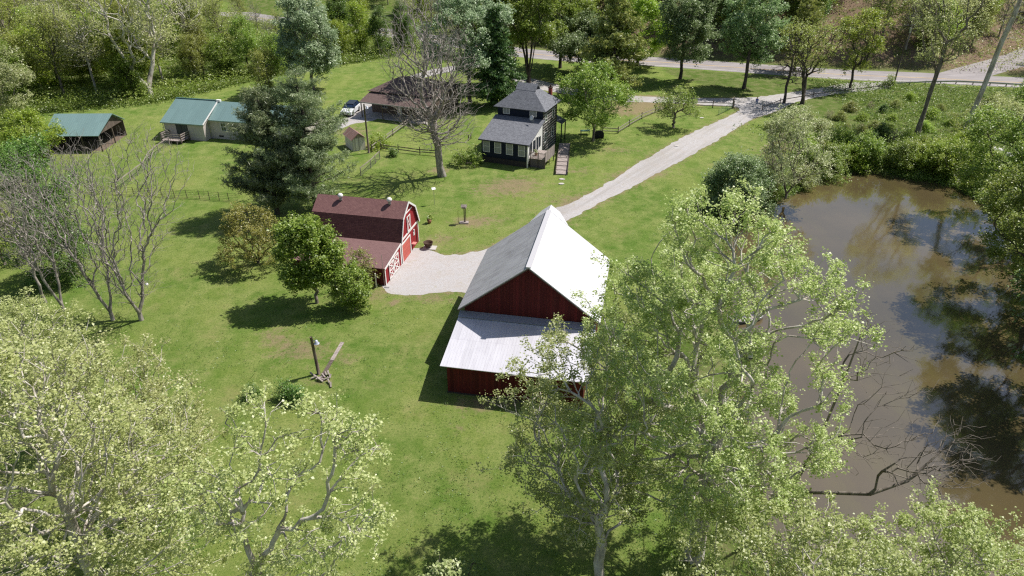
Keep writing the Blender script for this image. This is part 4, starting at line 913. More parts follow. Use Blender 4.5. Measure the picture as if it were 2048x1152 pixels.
def field_fence():
    P = [G(*p) for p in ((175, 386), (300, 393), (400, 398), (478, 404))]; o = P[0]; r = empty('wire_fence', (o[0], o[1], 0), 0, 'low dark field fence along the far side of the left lawn', 'fence')
    w = MB(); ps = []
    for i in range(3):
        a = Vector((P[i][0] - o[0], P[i][1] - o[1], 0)); b = Vector((P[i + 1][0] - o[0], P[i + 1][1] - o[1], 0))
        for k in range(4): q = a.lerp(b, k / 4); MB().beam(q - Vector((0, 0, .1)), q + Vector((random.uniform(-.05, .05), 0, 1.2)), .06).build('post', M_woodd, r)
        for z in (.1, .35, .6, .85, 1.1): w.beam(a + Vector((0, 0, z)), b + Vector((0, 0, z)), .02)
    w.build('wire_mesh', M_rust, r)
field_fence()
def gate():
    a, b = G(1465, 217), G(1436, 231); r = empty('field_gate', (a[0], a[1], 0), math.atan2(b[1] - a[1], b[0] - a[0]), 'green tubular field gate standing open beside the drive', 'gate')
    L = math.dist(a, b); m = MB()
    for z in (.2, .42, .64, .88, 1.15): m.tube([(0.1, 0, z), (L, 0, z)], .022, 6)
    for x in (.1, L / 2, L): m.tube([(x, 0, .2), (x, 0, 1.15)], .025, 6)
    m.build('gate_bars', plain('green_gate_paint', (.07, .14, .09), .5), r); MB().box(-.1, .1, -.1, .1, -.1, 1.9).build('gate_post', M_woodd, r)
gate()
def guardrail():
    px = [(1788, 172), (1850, 169), (1912, 168), (1980, 171), (2045, 175), (2110, 180)]
    P = [G(*p) for p in px]; o = P[0]; r = empty('guardrail', (o[0], o[1], 0), 0, 'long grey steel guardrail along the near edge of the road', 'guardrail')
    m = MB()
    for i in range(len(P) - 1):
        a = (P[i][0] - o[0], P[i][1] - o[1]); b = (P[i + 1][0] - o[0], P[i + 1][1] - o[1])
        for z, w in ((.62, .10), (.50, .10)): m.beam((a[0], a[1], z), (b[0], b[1], z), .06, w)
        m.beam((a[0], a[1] + .03, .56), (b[0], b[1] + .03, .56), .02, .3)
        for k in range(2):
            q = (a[0] + (b[0] - a[0]) * k / 2, a[1] + (b[1] - a[1]) * k / 2); MB().box(q[0] - .07, q[0] + .07, q[1] + .05, q[1] + .2, -.4, .7).build('post', M_woodd, r)
    m.build('beam', M_steel, r)
guardrail()

# ---- poles
def utility_pole():
    x, y = G(1788, 168); H = height_for(y, 42); r = empty('utility_pole', (x, y, 0), 0, 'tall dark wooden utility pole with transformer beside the road', 'utility pole')
    MB().tube([(0, 0, -.3), (0, 0, H)], [.17, .11], 10).build('pole', B_dark, r, smooth_=True)
    MB().box(-1.1, 1.1, -.06, .06, H - .9, H - .78).build('crossarm', M_woodd, r)
    for s in (-1, -.4, .4, 1): MB().lathe([(.04, 0), (.06, .08), (.03, .16)], (s, 0, H - .78), 8).build('insulator', M_white, r)
    MB().tube([(.3, -.05, H - 2.2), (.3, -.05, H - 1.3)], .22, 12).build('transformer', M_steel, r)
    for k, s in enumerate((-1, 1)):
        pts = [];
        for i in range(25):
            t = i / 24; xx = x + (-115) * t; yy = y + (18.) * t + s; pts.append((xx, yy, H - .7 - 2.2 * 4 * t * (1 - t)))
        tag(MB().tube(pts, .03, 4).build('power_line', M_black), 'thin sagging power line above the road, ' + ('nearer' if s < 0 else 'farther') + ' of the two', 'power line', 'power lines above the road')
utility_pole()
def yard_light(bx, by, ty, label, lean=0, wires=False):
    x, y = G(bx, by); H = height_for(y, ty); r = empty('light_pole', (x, y, 0), 0, label, 'light pole')
    MB().tube([(0, 0, -.3), (lean * .5, 0, H * .5), (lean, 0, H)], [.15, .13, .11], 10).build('pole', m_bark('old_pole_wood', (.07, .05, .04), (.2, .16, .13)), r, smooth_=True)
    MB().tube([(lean, 0, H - .45), (lean + .35, -.05, H - .3)], .03, 6).build('bracket', M_steel, r, split=True)
    l = MB().lathe([(.0, .3), (.1, .3), (.13, .12), (.24, 0)], (lean + .4, -.05, H - .6), 14).build('lamp_head', plain('pale_lamp_metal', (.5, .53, .62), .4, .3), r, smooth_=True)
    MB().lathe([(0, -.14), (.1, -.12), (.17, 0)], (lean + .4, -.05, H - .6), 12).build('lamp_lens', M_glass, l, smooth_=True)
yard_light(638, 748, 674, 'old wooden pole with a lamp head standing on the lawn by two planks', -.15)
yard_light(738, 306, 208, 'tall thin wooden pole with lamp near the little white shed')
def planks():
    for (a, b, lab, z) in (((685, 686), (664, 722), 'pale weathered plank lying on the lawn, farther from the pole', .04), ((664, 722), (642, 758), 'dark weathered plank lying on the lawn, nearer the pole', .04)):
        A, B = G(*a), G(*b); m = MB(); L = math.dist(A, B)
        m.box(0, L, -.16, -.01, 0, .07).box(0, L, .01, .16, 0, .07)
        o = m.build('plank', M_wood if 'pale' in lab else M_woodd); o.location = (A[0], A[1], z); o.rotation_euler = (0, 0, math.atan2(B[1] - A[1], B[0] - A[0])); tag(o, lab, 'plank')
    x, y = G(648, 757); rng = np.random.default_rng(3)
    V = []; m = MB()
    for i in range(16):
        q = rng.normal(0, .4, 2); s = rng.uniform(.1, .3); a = rng.uniform(0, 3.1); m.beam((q[0] - s * math.cos(a), q[1] - s * math.sin(a), .06 + rng.uniform(0, .15)), (q[0] + s * math.cos(a), q[1] + s * math.sin(a), .1 + rng.uniform(0, .25)), .12, .1)
    o = m.build('rubble_pile', M_wood); o.location = (x, y, 0); tag(o, 'small pile of broken wood at the foot of the lamp pole', 'wood pile')
planks()
def fire_bowl():
    x, y = G(857, 496); s = tag(MB().box(-.75, .75, -.5, .5, 0, .09).build('concrete_slab', M_conc), 'small concrete slab under the rusty fire bowl', 'slab'); s.location = (x + .15, y, 0); s.rotation_euler = (0, 0, -.15)
    e = empty('fire_bowl', (x, y, .09), 0, 'round rusty iron fire bowl on a concrete slab by the gravel yard', 'fire bowl')
    MB().lathe([(.25, .12), (.42, .25), (.5, .5), (.55, .62), (.55, .66), (.48, .64), (.42, .45), (.0, .3)], n=24).build('bowl', M_rust, e, smooth_=True)
    for a in (0, 2.1, 4.2): MB().tube([(math.cos(a) * .3, math.sin(a) * .3, .0), (math.cos(a) * .33, math.sin(a) * .33, .2)], .025, 6).build('leg', M_rust, e)
fire_bowl()
def hand_pump():
    x, y = G(929, 446); e = empty('bird_feeder', (x, y, 0), 0, 'old wooden bird feeder post on the lawn between the two barns', 'bird feeder')
    MB().box(-.06, .06, -.06, .06, -.1, 2.1).box(.12, .2, .12, .2, -.1, 1.9).build('post', M_woodd, e)
    MB().slab([(-.35, -.3, 2.2), (.35, -.3, 2.2), (.35, 0, 2.45), (-.35, 0, 2.45)], .04).slab([(.35, .3, 2.2), (-.35, .3, 2.2), (-.35, 0, 2.45), (.35, 0, 2.45)], .04).build('feeder_roof', M_wood, e)
    MB().box(-.28, .28, -.22, .22, 2.0, 2.06).box(-.2, .2, -.15, .15, 2.06, 2.25).build('feeder_tray', M_wood, e)
    MB().tube([(-.75, 0, 0), (-.75, 0, 1.6), (-.6, 0, 1.75)], .025, 6).build('hook', M_rust, e)
    b = MB().box(-.6, .5, -.35, .35, .02, .14); b.build('base_board', M_wood, e)
hand_pump()
def steps():
    e0 = G(1123, 350); e1 = G(1129, 292); r = empty('garden_steps', (e0[0], e0[1], 0), math.atan2(e1[1] - e0[1], e1[0] - e0[0]) - math.pi / 2, 'flight of broad weathered timber steps on the slope beside the dark house', 'steps')
    L = math.dist(e0, e1); n = 8
    for i in range(n): MB().box(-.8, .8, L * i / n, L * (i + 1) / n - .12, .02, .16 + i * .05).build('tread', M_wood, r)
    MB().box(-.88, -.8, 0, L, .0, .2 + n * .04).box(.8, .88, 0, L, .0, .2 + n * .04).build('side_board', M_woodd, r)
steps()
for i, (px, py, lab) in enumerate([(1124, 359, 'flat pale stepping stone just below the timber steps'), (1123, 368, 'flat stepping stone farthest below the timber steps'), (1403, 236, 'pale flat rock on the lawn near the field gate'), (1353, 292, 'small pale rock at the edge of the gravel drive')]):
    x, y = G(px, py); rng = np.random.default_rng(i); m = MB(); n = 9
    pts = [(math.cos(a) * .42 * rng.uniform(.8, 1.15), math.sin(a) * .3 * rng.uniform(.8, 1.15), 0) for a in np.arange(n) / n * 6.283]
    o = m.prism(pts, (0, 0, .09)).build('stepping_stone' if i < 2 else 'rock', M_conc, bevel=.02); o.location = (x, y, .0); tag(o, lab, 'stone')
def grill():
    x, y = G(1198, 276); e = empty('covered_grill', (x, y, 0), .2, 'barbecue grill under a black fitted cover by the rail fence', 'grill')
    MB().prism([(-.75, -.35, .1), (.75, -.35, .1), (.72, -.35, .85), (.45, -.35, 1.2), (-.45, -.35, 1.2), (-.72, -.35, .85)], (0, .7, 0)).build('cover', M_black, e, bevel=.08)
    for sx in (-.6, .6): MB().tube([(sx, -.3, .08), (sx, -.22, .08)], .08, 10).build('wheel', M_rust, e)
    x, y = G(1170, 268); e = empty('garden_table', (x, y, 0), .1, 'low green table in the shade left of the black covered grill', 'table'); g = plain('green_plastic', (.05, .12, .09), .5)
    MB().box(-.8, .8, -.45, .45, .55, .6).build('table_top', g, e, bevel=.02)
    for a in (-.7, .7):
        for b in (-.35, .35): MB().box(a - .03, a + .03, b - .03, b + .03, 0, .55).build('leg', g, e)
grill()
def signpost(px, py, h, lab, w=.3, name='bird_house'):
    x, y = G(px, py); e = empty(name, (x, y, 0), .4, lab, name.replace('_', ' ')); MB().tube([(0, 0, -.1), (0, 0, h)], .03, 6).build('pole', M_steel, e); MB().slab([(-w, -.15, h), (w, -.15, h), (w, .15, h + .2), (-w, .15, h + .2)], .03).build('panel', M_white, e)
signpost(869, 409, 2.1, 'thin steel post with a tilted white solar panel on the lawn', .25, 'solar_light')
for px, lab in ((937, 'left one of two short dark posts on the lawn'), (942, 'right one of two short dark posts on the lawn')):
    x, y = G(px, 281 if px == 937 else 278); o = MB().box(-.07, .07, -.07, .07, -.1, .95).build('short_post', M_woodd); o.location = (x, y, 0); tag(o, lab + ' left of the dark house', 'post')
x, y = G(859, 446); pot_plant(x, y, 0, 1.6, 'potted plant on the lawn just above the gambrel barn')
x, y = G(298, 584); e = empty('floodlight', (x, y, 0), 0, 'small white lamp on a stake under the bare trees', 'lamp')
MB().tube([(0, 0, 0), (0, 0, .9)], .02, 6).build('stake', M_steel, e); MB().lathe([(0, .2), (.12, .18), (.16, 0)], (0, 0, .85), 12).build('lamp_head', M_white, e, smooth_=True)
# wooden post and board beside the wing of the gambrel barn
p = local((-10.79, 73.31), .21, -.8, -11.2); o = MB().box(-.06, .06, -.06, .06, -.1, 1.6).build('leaning_board', M_white); o.location = p; tag(o, 'white board standing beside the shed wing of the gambrel barn', 'board')
# old boat / punt on the pond bank
x, y = G(1492, 640, WZ); e = empty('rowing_boat', (x, y, WZ + .05), .25, 'small flat bottomed boat drawn up at the pond bank behind the sycamore', 'boat')
hl = MB(); sec = [(-1.7, .42, .38), (-.8, .62, .34), (.4, .64, .34), (1.3, .48, .38), (1.8, .12, .46)]
for i in range(len(sec) - 1):
    a, b = sec[i], sec[i + 1]
    for s in (-1, 1): hl.face([(a[0], s * a[1], a[2]), (b[0], s * b[1], b[2]), (b[0], s * b[1] * .75, 0), (a[0], s * a[1] * .75, 0)])
    hl.face([(a[0], -a[1] * .75, .0), (b[0], -b[1] * .75, .0), (b[0], b[1] * .75, .0), (a[0], a[1] * .75, .0)])
hl.face([(-1.7, -.42, .38), (-1.7, .42, .38), (-1.7, .31, 0), (-1.7, -.31, 0)]); ho = hl.build('hull', plain('dull_aluminium', (.35, .35, .34), .5, .4), e); sm = ho.modifiers.new('thick', 'SOLIDIFY'); sm.thickness = .03
MB().box(-.9, -.65, -.6, .6, .25, .29).box(.4, .65, -.6, .6, .25, .29).build('seat', M_wood, e, split=True)
# white stones by the pond (right)
rng = np.random.default_rng(9); x0, y0 = G(2004, 305)
for i in range(22):
    x, y = x0 + rng.normal(0, 1.1), y0 + rng.normal(0, 2.2); s = rng.uniform(.3, .75); V = []; m = MB()
    pts = [(math.cos(a) * s * rng.uniform(.7, 1.1), math.sin(a) * s * .8 * rng.uniform(.7, 1.1), 0) for a in np.arange(7) / 7 * 6.283]
    top = [(a * .6, b * .6, s * rng.uniform(.4, .7)) for a, b, c in pts]; n = 7
    m.v = pts + top; m.f = [tuple(range(6, -1, -1)), tuple(range(7, 14))] + [(k, (k + 1) % 7, 7 + (k + 1) % 7, 7 + k) for k in range(7)]
    o = m.build('limestone_rock', plain('white_limestone', (.62, .60, .58), .9, var=.2)); o.location = (x, y, hz(x, y) - .03); o.rotation_euler = (0, 0, rng.uniform(0, 6)); tag(o, 'rough white limestone rock in the heap right of the pond', 'rock', 'white rocks heaped right of the pond')

# ---- the person in the driveway
def person():
    x, y = G(1512, 213); e = empty('person', (x, y, .012), 0, 'person in blue top and light trousers standing on the gravel drive, hands raised', 'person'); e.rotation_euler = (0, 0, R_(-18))
    skin = plain('skin', (.48, .28, .2), .6, var=.08); blue = plain('blue_shirt', (.05, .14, .50), .8, var=.2); jean = plain('pale_trousers', (.28, .33, .42), .85, var=.2); hair = plain('brown_hair', (.05, .03, .02), .7); shoe = plain('dark_shoes', (.04, .035, .035), .7)
    def skinned(name, V, E_, R, mat, parent, sub=2):
        me = bpy.data.meshes.new(name); me.from_pydata(V, E_, []); o = add(name, me, parent); me.materials.append(mat)
        sk = o.modifiers.new('skin', 'SKIN'); sk.use_smooth_shade = True
        for i, rr in enumerate(R): me.skin_vertices[0].data[i].radius = (rr, rr) if not isinstance(rr, tuple) else rr
        me.skin_vertices[0].data[0].use_root = True
        s = o.modifiers.new('sub', 'SUBSURF'); s.levels = s.render_levels = sub; return o
    for o_ in (0,):
        V = [(0, 0, .93), (0, 0, 1.08), (0, .01, 1.25), (0, .015, 1.40), (0, .01, 1.50), (0, -.015, 1.57), (0, -.02, 1.65), (0, -.015, 1.72),
             (-.10, 0, .90), (-.11, -.02, .50), (-.12, .02, .10), (-.12, -.10, .04), (.10, 0, .90), (.12, -.03, .50), (.14, 0, .10), (.15, -.12, .04),
             (-.17, .01, 1.42), (-.24, -.04, 1.16), (-.14, -.26, 1.24), (-.09, -.34, 1.29), (.17, .01, 1.42), (.24, -.04, 1.16), (.14, -.26, 1.24), (.09, -.34, 1.29)]
        E_ = [(0, 1), (1, 2), (2, 3), (3, 4), (4, 5), (5, 6), (6, 7), (0, 8), (8, 9), (9, 10), (10, 11), (0, 12), (12, 13), (13, 14), (14, 15), (3, 16), (16, 17), (17, 18), (18, 19), (3, 20), (20, 21), (21, 22), (22, 23)]
        Rr = [(.15, .11), (.135, .10), (.15, .11), (.15, .10), .055, (.075, .085), (.08, .095), .06, .085, .058, .04, .038, .085, .058, .04, .038, .055, .042, .03, .025, .055, .042, .03, .025]
        body = skinned('body', V, E_, Rr, skin, e)
        # clothing
        skinned('shirt', V[:4] + [V[16], V[17], ((V[17][0] + V[18][0]) / 2, (V[17][1] + V[18][1]) / 2, 1.2), V[20], V[21], ((V[21][0] + V[22][0]) / 2, (V[21][1] + V[22][1]) / 2, 1.2)],
                [(0, 1), (1, 2), (2, 3), (3, 4), (4, 5), (5, 6), (3, 7), (7, 8), (8, 9)], [(.17, .13), (.155, .12), (.17, .13), (.165, .115), .07, .057, .047, .07, .057, .047], blue, e)
        skinned('trousers', [V[0], V[8], V[9], V[10], V[12], V[13], V[14]], [(0, 1), (1, 2), (2, 3), (0, 4), (4, 5), (5, 6)], [(.165, .125), .1, .075, .06, .1, .075, .06], jean, e)
        for k in (10, 14):
            a = V[k]; skinned('shoe', [(a[0], a[1] + .05, .05), (a[0], a[1] - .06, .045), (a[0], a[1] - .16, .035)], [(0, 1), (1, 2)], [.05, .05, .038], shoe, e)
        skinned('hair', [(0, .03, 1.60), (0, .035, 1.69), (0, .0, 1.765), (0, -.05, 1.76)], [(0, 1), (1, 2), (2, 3)], [(.08, .06), (.092, .085), (.08, .075), (.05, .04)], hair, e)
        fc = MB()
        for s in (-1, 1): fc.tube([(s * .032, -.098, 1.655), (s * .032, -.112, 1.655)], .011, 8)
        fc.build('eyes', M_black, e); MB().tube([(0, -.10, 1.645), (0, -.135, 1.615)], [.01, .017], 8).build('nose', skin, e)
        MB().box(-.025, .025, -.112, -.10, 1.578, 1.588).build('mouth', plain('lips', (.4, .15, .13)), e)
        for s in (-1, 1):
            MB().tube([(s * .08, -.01, 1.63), (s * .095, -.0, 1.66)], .02, 8).build('ear', skin, e)
            hx, hy, hz_ = s * .09, -.34, 1.29; fg = []
            ch = [(hx, hy, hz_), (hx - s * .015, hy - .05, hz_ + .02)]; Vv = list(ch); Ee = [(0, 1)]; Rf = [.026, .03]
            for k in range(4):
                b = (hx - s * .03 + s * .018 * k, hy - .085, hz_ + .03 + .004 * k); Vv += [b, (b[0] - s * .015, b[1] - .03, b[2] - .005), (b[0] - s * .035, b[1] - .035 + .004 * k, b[2] - .012)]; n = len(Vv); Ee += [(1, n - 3), (n - 3, n - 2), (n - 2, n - 1)]; Rf += [.009, .0085, .008]
            Vv += [(hx - s * .03, hy - .02, hz_ + .05), (hx - s * .045, hy - .045, hz_ + .07)]; n = len(Vv); Ee += [(0, n - 2), (n - 2, n - 1)]; Rf += [.011, .009]
            skinned('hand', Vv, Ee, Rf, skin, e, 1)
    x2, y2, z2 = 0, -.43, 1.335
    o = MB().box(-.075, .075, -.012, .012, -.04, .05).build('phone', M_black); ce = math.cos(R_(-18)); se = math.sin(R_(-18))
    o.location = (x - y2 * se, y + y2 * ce, z2); o.rotation_euler = (R_(-20), 0, R_(-18)); tag(o, 'small dark handset held up in both hands by the person', 'handset')
person()
# ------------------------------------------------------------------ trees and plants
rnd = random.Random(11); nr = np.random.default_rng(77)
def T(bx, by, topy, wpx, label, cat='tree', name='leafy_tree', z=0.0, zb=.35, seed=1, rz=0, group=None, **kw):
    x, y, H, w = at_px(bx, by, topy, wpx, z); cs = kw.get('csig', .8) + kw.get('spread', .25) * .5; w = max(w * .5, w - cs * .9); H = H - cs * .45
    m = tree_meshes(seed, H, zb * H, w, **kw); return place_tree(m, name, label, cat, (x, y, z), rz, 1, group)
# --- foreground sycamores
def W_(x, y, H, label, seed, name='sycamore_tree', rz=0, z=0, **kw):
    return place_tree(tree_meshes(seed, H, **kw), name, label, 'tree', (x, y, z), rz)
syc = dict(lmat=L_syc, bmat=B_pale, leaf=.122, tuft=10, tsig=.12, spread=.13, step=.6, leafcut=2, aspect=.8)
W_(11.2, 29.2, 23.6, 'huge sycamore with pale forked trunk and light green leaves between barn and pond', 21, zb=4.5, rx=7.4, ry=5.8, prof='egg', n_tips=2200, n_leaf=104000, r_base=.48, r_tip=.014, clusters=220, csig=.5, trunk_h=12, inner=.1, off=(-.8, .4), **syc)
W_(4.9, 26.4, 16.8, 'slimmer sycamore with mottled trunk just left of the huge sycamore, reaching over the barn', 22, zb=4.5, rx=5.2, ry=5.4, prof='egg', n_tips=1100, n_leaf=34000, r_base=.29, r_tip=.012, clusters=110, csig=.5, trunk_h=9, inner=.15, off=(-.6, 3.2), **syc)
W_(20.0, 21.5, 11.0, 'sycamore whose crown spreads over the near corner of the pond', 23, zb=3.0, rx=7.4, ry=4.4, prof='dome', n_tips=1300, n_leaf=52000, r_base=.25, r_tip=.011, clusters=130, csig=.6, trunk_h=7, inner=.1, **syc)
W_(13.2, 20.8, 12.6, 'low leafy sycamore at the bottom edge, in front of the two big trunks', 33, zb=2.0, rx=6.2, ry=3.6, prof='egg', n_tips=700, n_leaf=30000, r_base=.16, r_tip=.011, clusters=80, csig=.6, trunk_h=5, inner=.1, **syc)
cre = dict(syc); cre.update(lmat=L_cream)
W_(-20.6, 23.0, 20.2, 'broad sycamore with cream coloured young leaves filling the lower left corner', 24, zb=5, rx=6.8, ry=5.6, prof='egg', n_tips=2100, n_leaf=64000, r_base=.36, r_tip=.011, clusters=260, csig=.6, trunk_h=12, inner=.1, **cre)
W_(-23.5, 32.0, 13.6, 'sycamore with cream leaves behind the corner one, below the bare trees', 25, zb=4, rx=5.6, ry=4.2, prof='egg', n_tips=1100, n_leaf=36000, r_base=.28, r_tip=.011, clusters=140, csig=.55, trunk_h=9, inner=.15, **cre)
W_(-12.4, 22.4, 17.7, 'slender open sycamore with sparse cream leaves and forked pale trunk on the near lawn', 26, zb=5.5, rx=6.4, ry=3.6, prof='vase', n_tips=760, n_leaf=14500, r_base=.21, r_tip=.011, clusters=62, csig=.38, trunk_h=10.5, inner=.25, off=(1.2, -.8), lean=(2.6, -.4), **{**cre, 'spread': .10})
W_(-33.0, 39.5, 12.0, 'cream leaved sycamore at the left edge beyond the bare trees', 27, zb=4, rx=3.8, ry=4, prof='egg', n_tips=650, n_leaf=23000, r_base=.22, r_tip=.011, clusters=70, csig=.55, trunk_h=7, inner=.1, **cre)
W_(-3.3, 22.8, 7.7, 'small white leaved sapling at the bottom edge of the lawn', 28, name='sapling', zb=3.5, rx=1.1, ry=.9, prof='cone', n_tips=110, n_leaf=2400, r_base=.06, r_tip=.008, clusters=16, csig=.3, trunk_h=7, lmat=L_white, bmat=B_grey, leaf=.17, tuft=4, tsig=.09, spread=.12)
W_(-2.2, 24.3, 4.8, 'small dark leafless shrub beside the white sapling at the bottom edge', 29, name='shrub', zb=1.0, rx=1.7, ry=1.4, prof='dome', n_tips=260, n_leaf=2500, r_base=.08, r_tip=.009, clusters=20, csig=.4, trunk_h=1.2, stems=4, stem_spread=1, lmat=L_dark, bmat=B_dark, leaf=.14, tuft=3, tsig=.12)
# dead leaning trees over the pond
def limb_tips(points, n, sig):
    def f(rng):
        P = np.array(points, float); i = rng.integers(0, len(P), n); return P[i] + rng.normal(0, 1, (n, 3)) * sig
    return f
def rel(pxz, b): return [np.array([*G(px, py, z), z]) - np.array([b[0], b[1], 0]) for px, py, z in pxz]
db = (17.0, 33.2); st_ = rel([(1578, 985, 3), (1620, 915, 6), (1655, 840, 9), (1688, 760, 12), (1722, 670, 15)], db); rl2 = rel([(1640, 985, 4.5), (1740, 988, 5.5), (1815, 962, 6.5), (1880, 905, 8), (1915, 880, 9)], db)
dpts = [np.zeros(3)] + st_ + rl2; dpar = [-1, 0, 1, 2, 3, 4, 1, 6, 7, 8, 9]
W_(db[0], db[1], 17, 'bare dark tree leaning out over the pond with dead outer twigs', 31, name='dead_tree', zb=5, rx=5, n_leaf=0, bmat=B_grey, r_base=.15, r_tip=.008, trunk=dict(pts=dpts, par=dpar, hub=dpts[2], **{'from': 2}),
   tiplist=lambda rng: np.array(rel([(px + rng.normal(0, sx), py + rng.normal(0, sy), z + rng.normal(0, .6)) for px, py, z, sx, sy, n in ((1735, 640, 16, 25, 35, 50), (1790, 700, 15, 35, 35, 50), (1720, 720, 14, 25, 30, 30), (1835, 775, 12, 20, 15, 25), (1760, 800, 10, 35, 15, 25), (1860, 890, 9, 50, 28, 190), (1930, 900, 9, 25, 30, 90), (1900, 960, 7.5, 45, 22, 80), (1790, 930, 7.5, 45, 25, 60), (1730, 880, 8, 45, 25, 40)) for _ in range(n)], db)), alpha=.2, curv=.35)
# --- bare trees on the left lawn
bare = dict(n_leaf=0, bmat=B_dead, r_tip=.008, alpha=.4, step=.6, curv=.22)
T(226, 640, 300, 300, 'bare grey tree with slim forked trunk on the left lawn, left of two', name='bare_tree', seed=41, zb=.22, prof='vase', n_tips=2300, clusters=190, csig=.6, r_base=.16, stems=2, stem_spread=1.5, trunk_h=8, lean=(-1.2, 1.0), **bare)
T(283, 640, 262, 360, 'bare grey tree with stout low forking trunk on the left lawn, right of two', name='bare_tree', seed=42, zb=.16, prof='vase', n_tips=2600, clusters=220, csig=.6, r_base=.19, stems=3, stem_spread=2.0, trunk_h=7, lean=(1.8, .6), **bare)
T(128, 622, 330, 210, 'thin bare tree leaning left among dark evergreens on the left', name='bare_tree', seed=43, zb=.3, prof='vase', n_tips=1500, clusters=130, csig=.55, r_base=.15, stems=2, stem_spread=1.2, trunk_h=6, lean=(-1.5, 0), **bare)
T(92, 605, 350, 190, 'slim bare tree at the far left, nearest the frame edge', name='bare_tree', seed=44, zb=.3, prof='vase', n_tips=1300, clusters=120, csig=.55, r_base=.13, trunk_h=6, lean=(-.8, .3), **bare)
T(885, 352, -20, 225, 'tall bare weathered tree with dead twigs standing between the garage and the dark house', name='bare_tree', seed=45, zb=.2, prof='egg', n_tips=4500, clusters=340, csig=.8, r_base=.50, trunk_h=9, tlean=(-1.2, -.4), lean=(-1.8, -.5), inner=.1, **{**bare, 'alpha': .3, 'r_tip': .012})
x, y = G(885, 352)
W_(x, y, 6, 'x', 46, name='tmp', zb=3, rx=4, n_leaf=0, n_tips=5) if False else None
# --- conifers
def CF(bx, by, topy, wpx, label, name, lmat, seed, cat='conifer', group=None, **kw):
    x, y, H, w = at_px(bx, by, topy, wpx); w = kw.pop('R', w); zb = kw.pop('zb', .12)
    return place_tree(conifer(seed, H, w, zb * H, lmat, **kw), name, label, cat, (x, y, 0), 0)
CF(556, 428, 176, 175, 'left one of two large dark pines beside the gambrel barn', 'pine_tree', L_needle, 51, n_leaf=86000, upsweep=.2, power=.6, ragged=.4, leaf=.36, spread=.2, aspect=.16, zb=.1, whorl=.62)
CF(632, 420, 140, 240, 'right one of two large dark pines beside the gambrel barn', 'pine_tree', L_needle, 52, n_leaf=90000, upsweep=.2, power=.6, ragged=.4, leaf=.36, spread=.2, aspect=.16, zb=.1, whorl=.62)
CF(993, 212, 10, 120, 'dark spruce standing left of the dark house behind the bare tree', 'spruce_tree', L_spruce, 53, n_leaf=38000, upsweep=.02, droop=.12, leaf=.5, aspect=.3, spread=.22, zb=.08)
CF(1224, 186, -40, 165, 'golden green conifer with layered branches behind the dark house', 'conifer_tree', L_needle_y, 54, n_leaf=46000, upsweep=.06, power=.75, leaf=.6, aspect=.25, spread=.3, zb=.06, ragged=.35, whorl=.8)
CF(1588, 142, -40, 120, 'pale thinning conifer behind the road at the top right', 'conifer_tree', L_olive, 55, n_leaf=16000, upsweep=.05, leaf=.5, aspect=.25, spread=.25, zb=.15, ragged=.4, whorl=.9)
# --- mid distance broadleaf trees
big = dict(leaf=.34, tuft=5, tsig=.2, spread=.34, step=.9, csig=.9)
T(517, 526, 408, 158, 'small spreading tree with bronze young leaves on the left lawn', name='ornamental_tree', seed=61, zb=.25, prof='dome', lmat=L_orange, bmat=B_dark, n_tips=700, n_leaf=13000, leaf=.15, spread=.14, tuft=4, tsig=.09, clusters=110, csig=.35, r_base=.13, stems=6, stem_spread=1.3, trunk_h=1.9, step=.4, inner=.2)
T(634, 606, 440, 132, 'round bright green tree casting a dark shadow in front of the gambrel barn', seed=62, zb=.3, prof='egg', lmat=L_green, n_tips=600, n_leaf=32000, leaf=.22, spread=.26, tuft=6, tsig=.13, clusters=44, csig=.5, r_base=.16, trunk_h=2.4, inner=.3)
T(710, 618, 528, 84, 'small green tree beside the round tree, close to the shed wing', seed=63, zb=.18, prof='egg', lmat=L_green, n_tips=260, n_leaf=8500, leaf=.19, spread=.2, tuft=5, tsig=.1, clusters=36, csig=.4, r_base=.09, trunk_h=1.2, stems=3, stem_spread=.6)
T(730, 575, 500, 75, 'twiggy shrub growing against the shed wing of the gambrel barn', name='shrub', cat='shrub', seed=64, zb=.1, prof='dome', lmat=L_olive, n_tips=260, n_leaf=2600, leaf=.15, spread=.15, tuft=3, tsig=.08, clusters=26, csig=.4, r_base=.07, trunk_h=1, stems=5, stem_spread=.8, r_tip=.012)
T(628, 180, -12, 128, 'tall silver green tree at the edge of the far lawn', seed=65, zb=.22, prof='egg', lmat=L_silver, bmat=B_grey, n_tips=900, n_leaf=34000, clusters=46, r_base=.3, trunk_h=8, **{**big, 'leaf': .36})
T(536, 196, 100, 78, 'feathery upright bush with many thin stems at the far lawn edge', name='willow_bush', cat='bush', seed=66, zb=.1, prof='vase', lmat=L_olive, n_tips=500, n_leaf=9000, leaf=.2, spread=.25, tuft=3, tsig=.12, clusters=70, csig=.4, r_base=.1, trunk_h=2.5, stems=8, stem_spread=1.2, r_tip=.014)
T(940, 205, -30, 190, 'large pale green tree rising behind the bare tree', seed=67, zb=.3, prof='egg', lmat=L_silver, n_tips=900, n_leaf=34000, clusters=46, r_base=.35, trunk_h=9, **big)
T(978, 172, -40, 130, 'bright lime green tree behind the dark spruce', seed=68, zb=.3, prof='egg', lmat=L_lime, n_tips=600, n_leaf=24000, clusters=38, r_base=.3, trunk_h=9, **big)
T(1057, 166, -50, 165, 'many stemmed green tree directly behind the dark house roof', seed=69, zb=.42, prof='egg', lmat=L_green, bmat=B_dark, n_tips=850, n_leaf=34000, clusters=46, r_base=.42, stems=4, stem_spread=1.8, trunk_h=11, **{**big, 'leaf': .33})
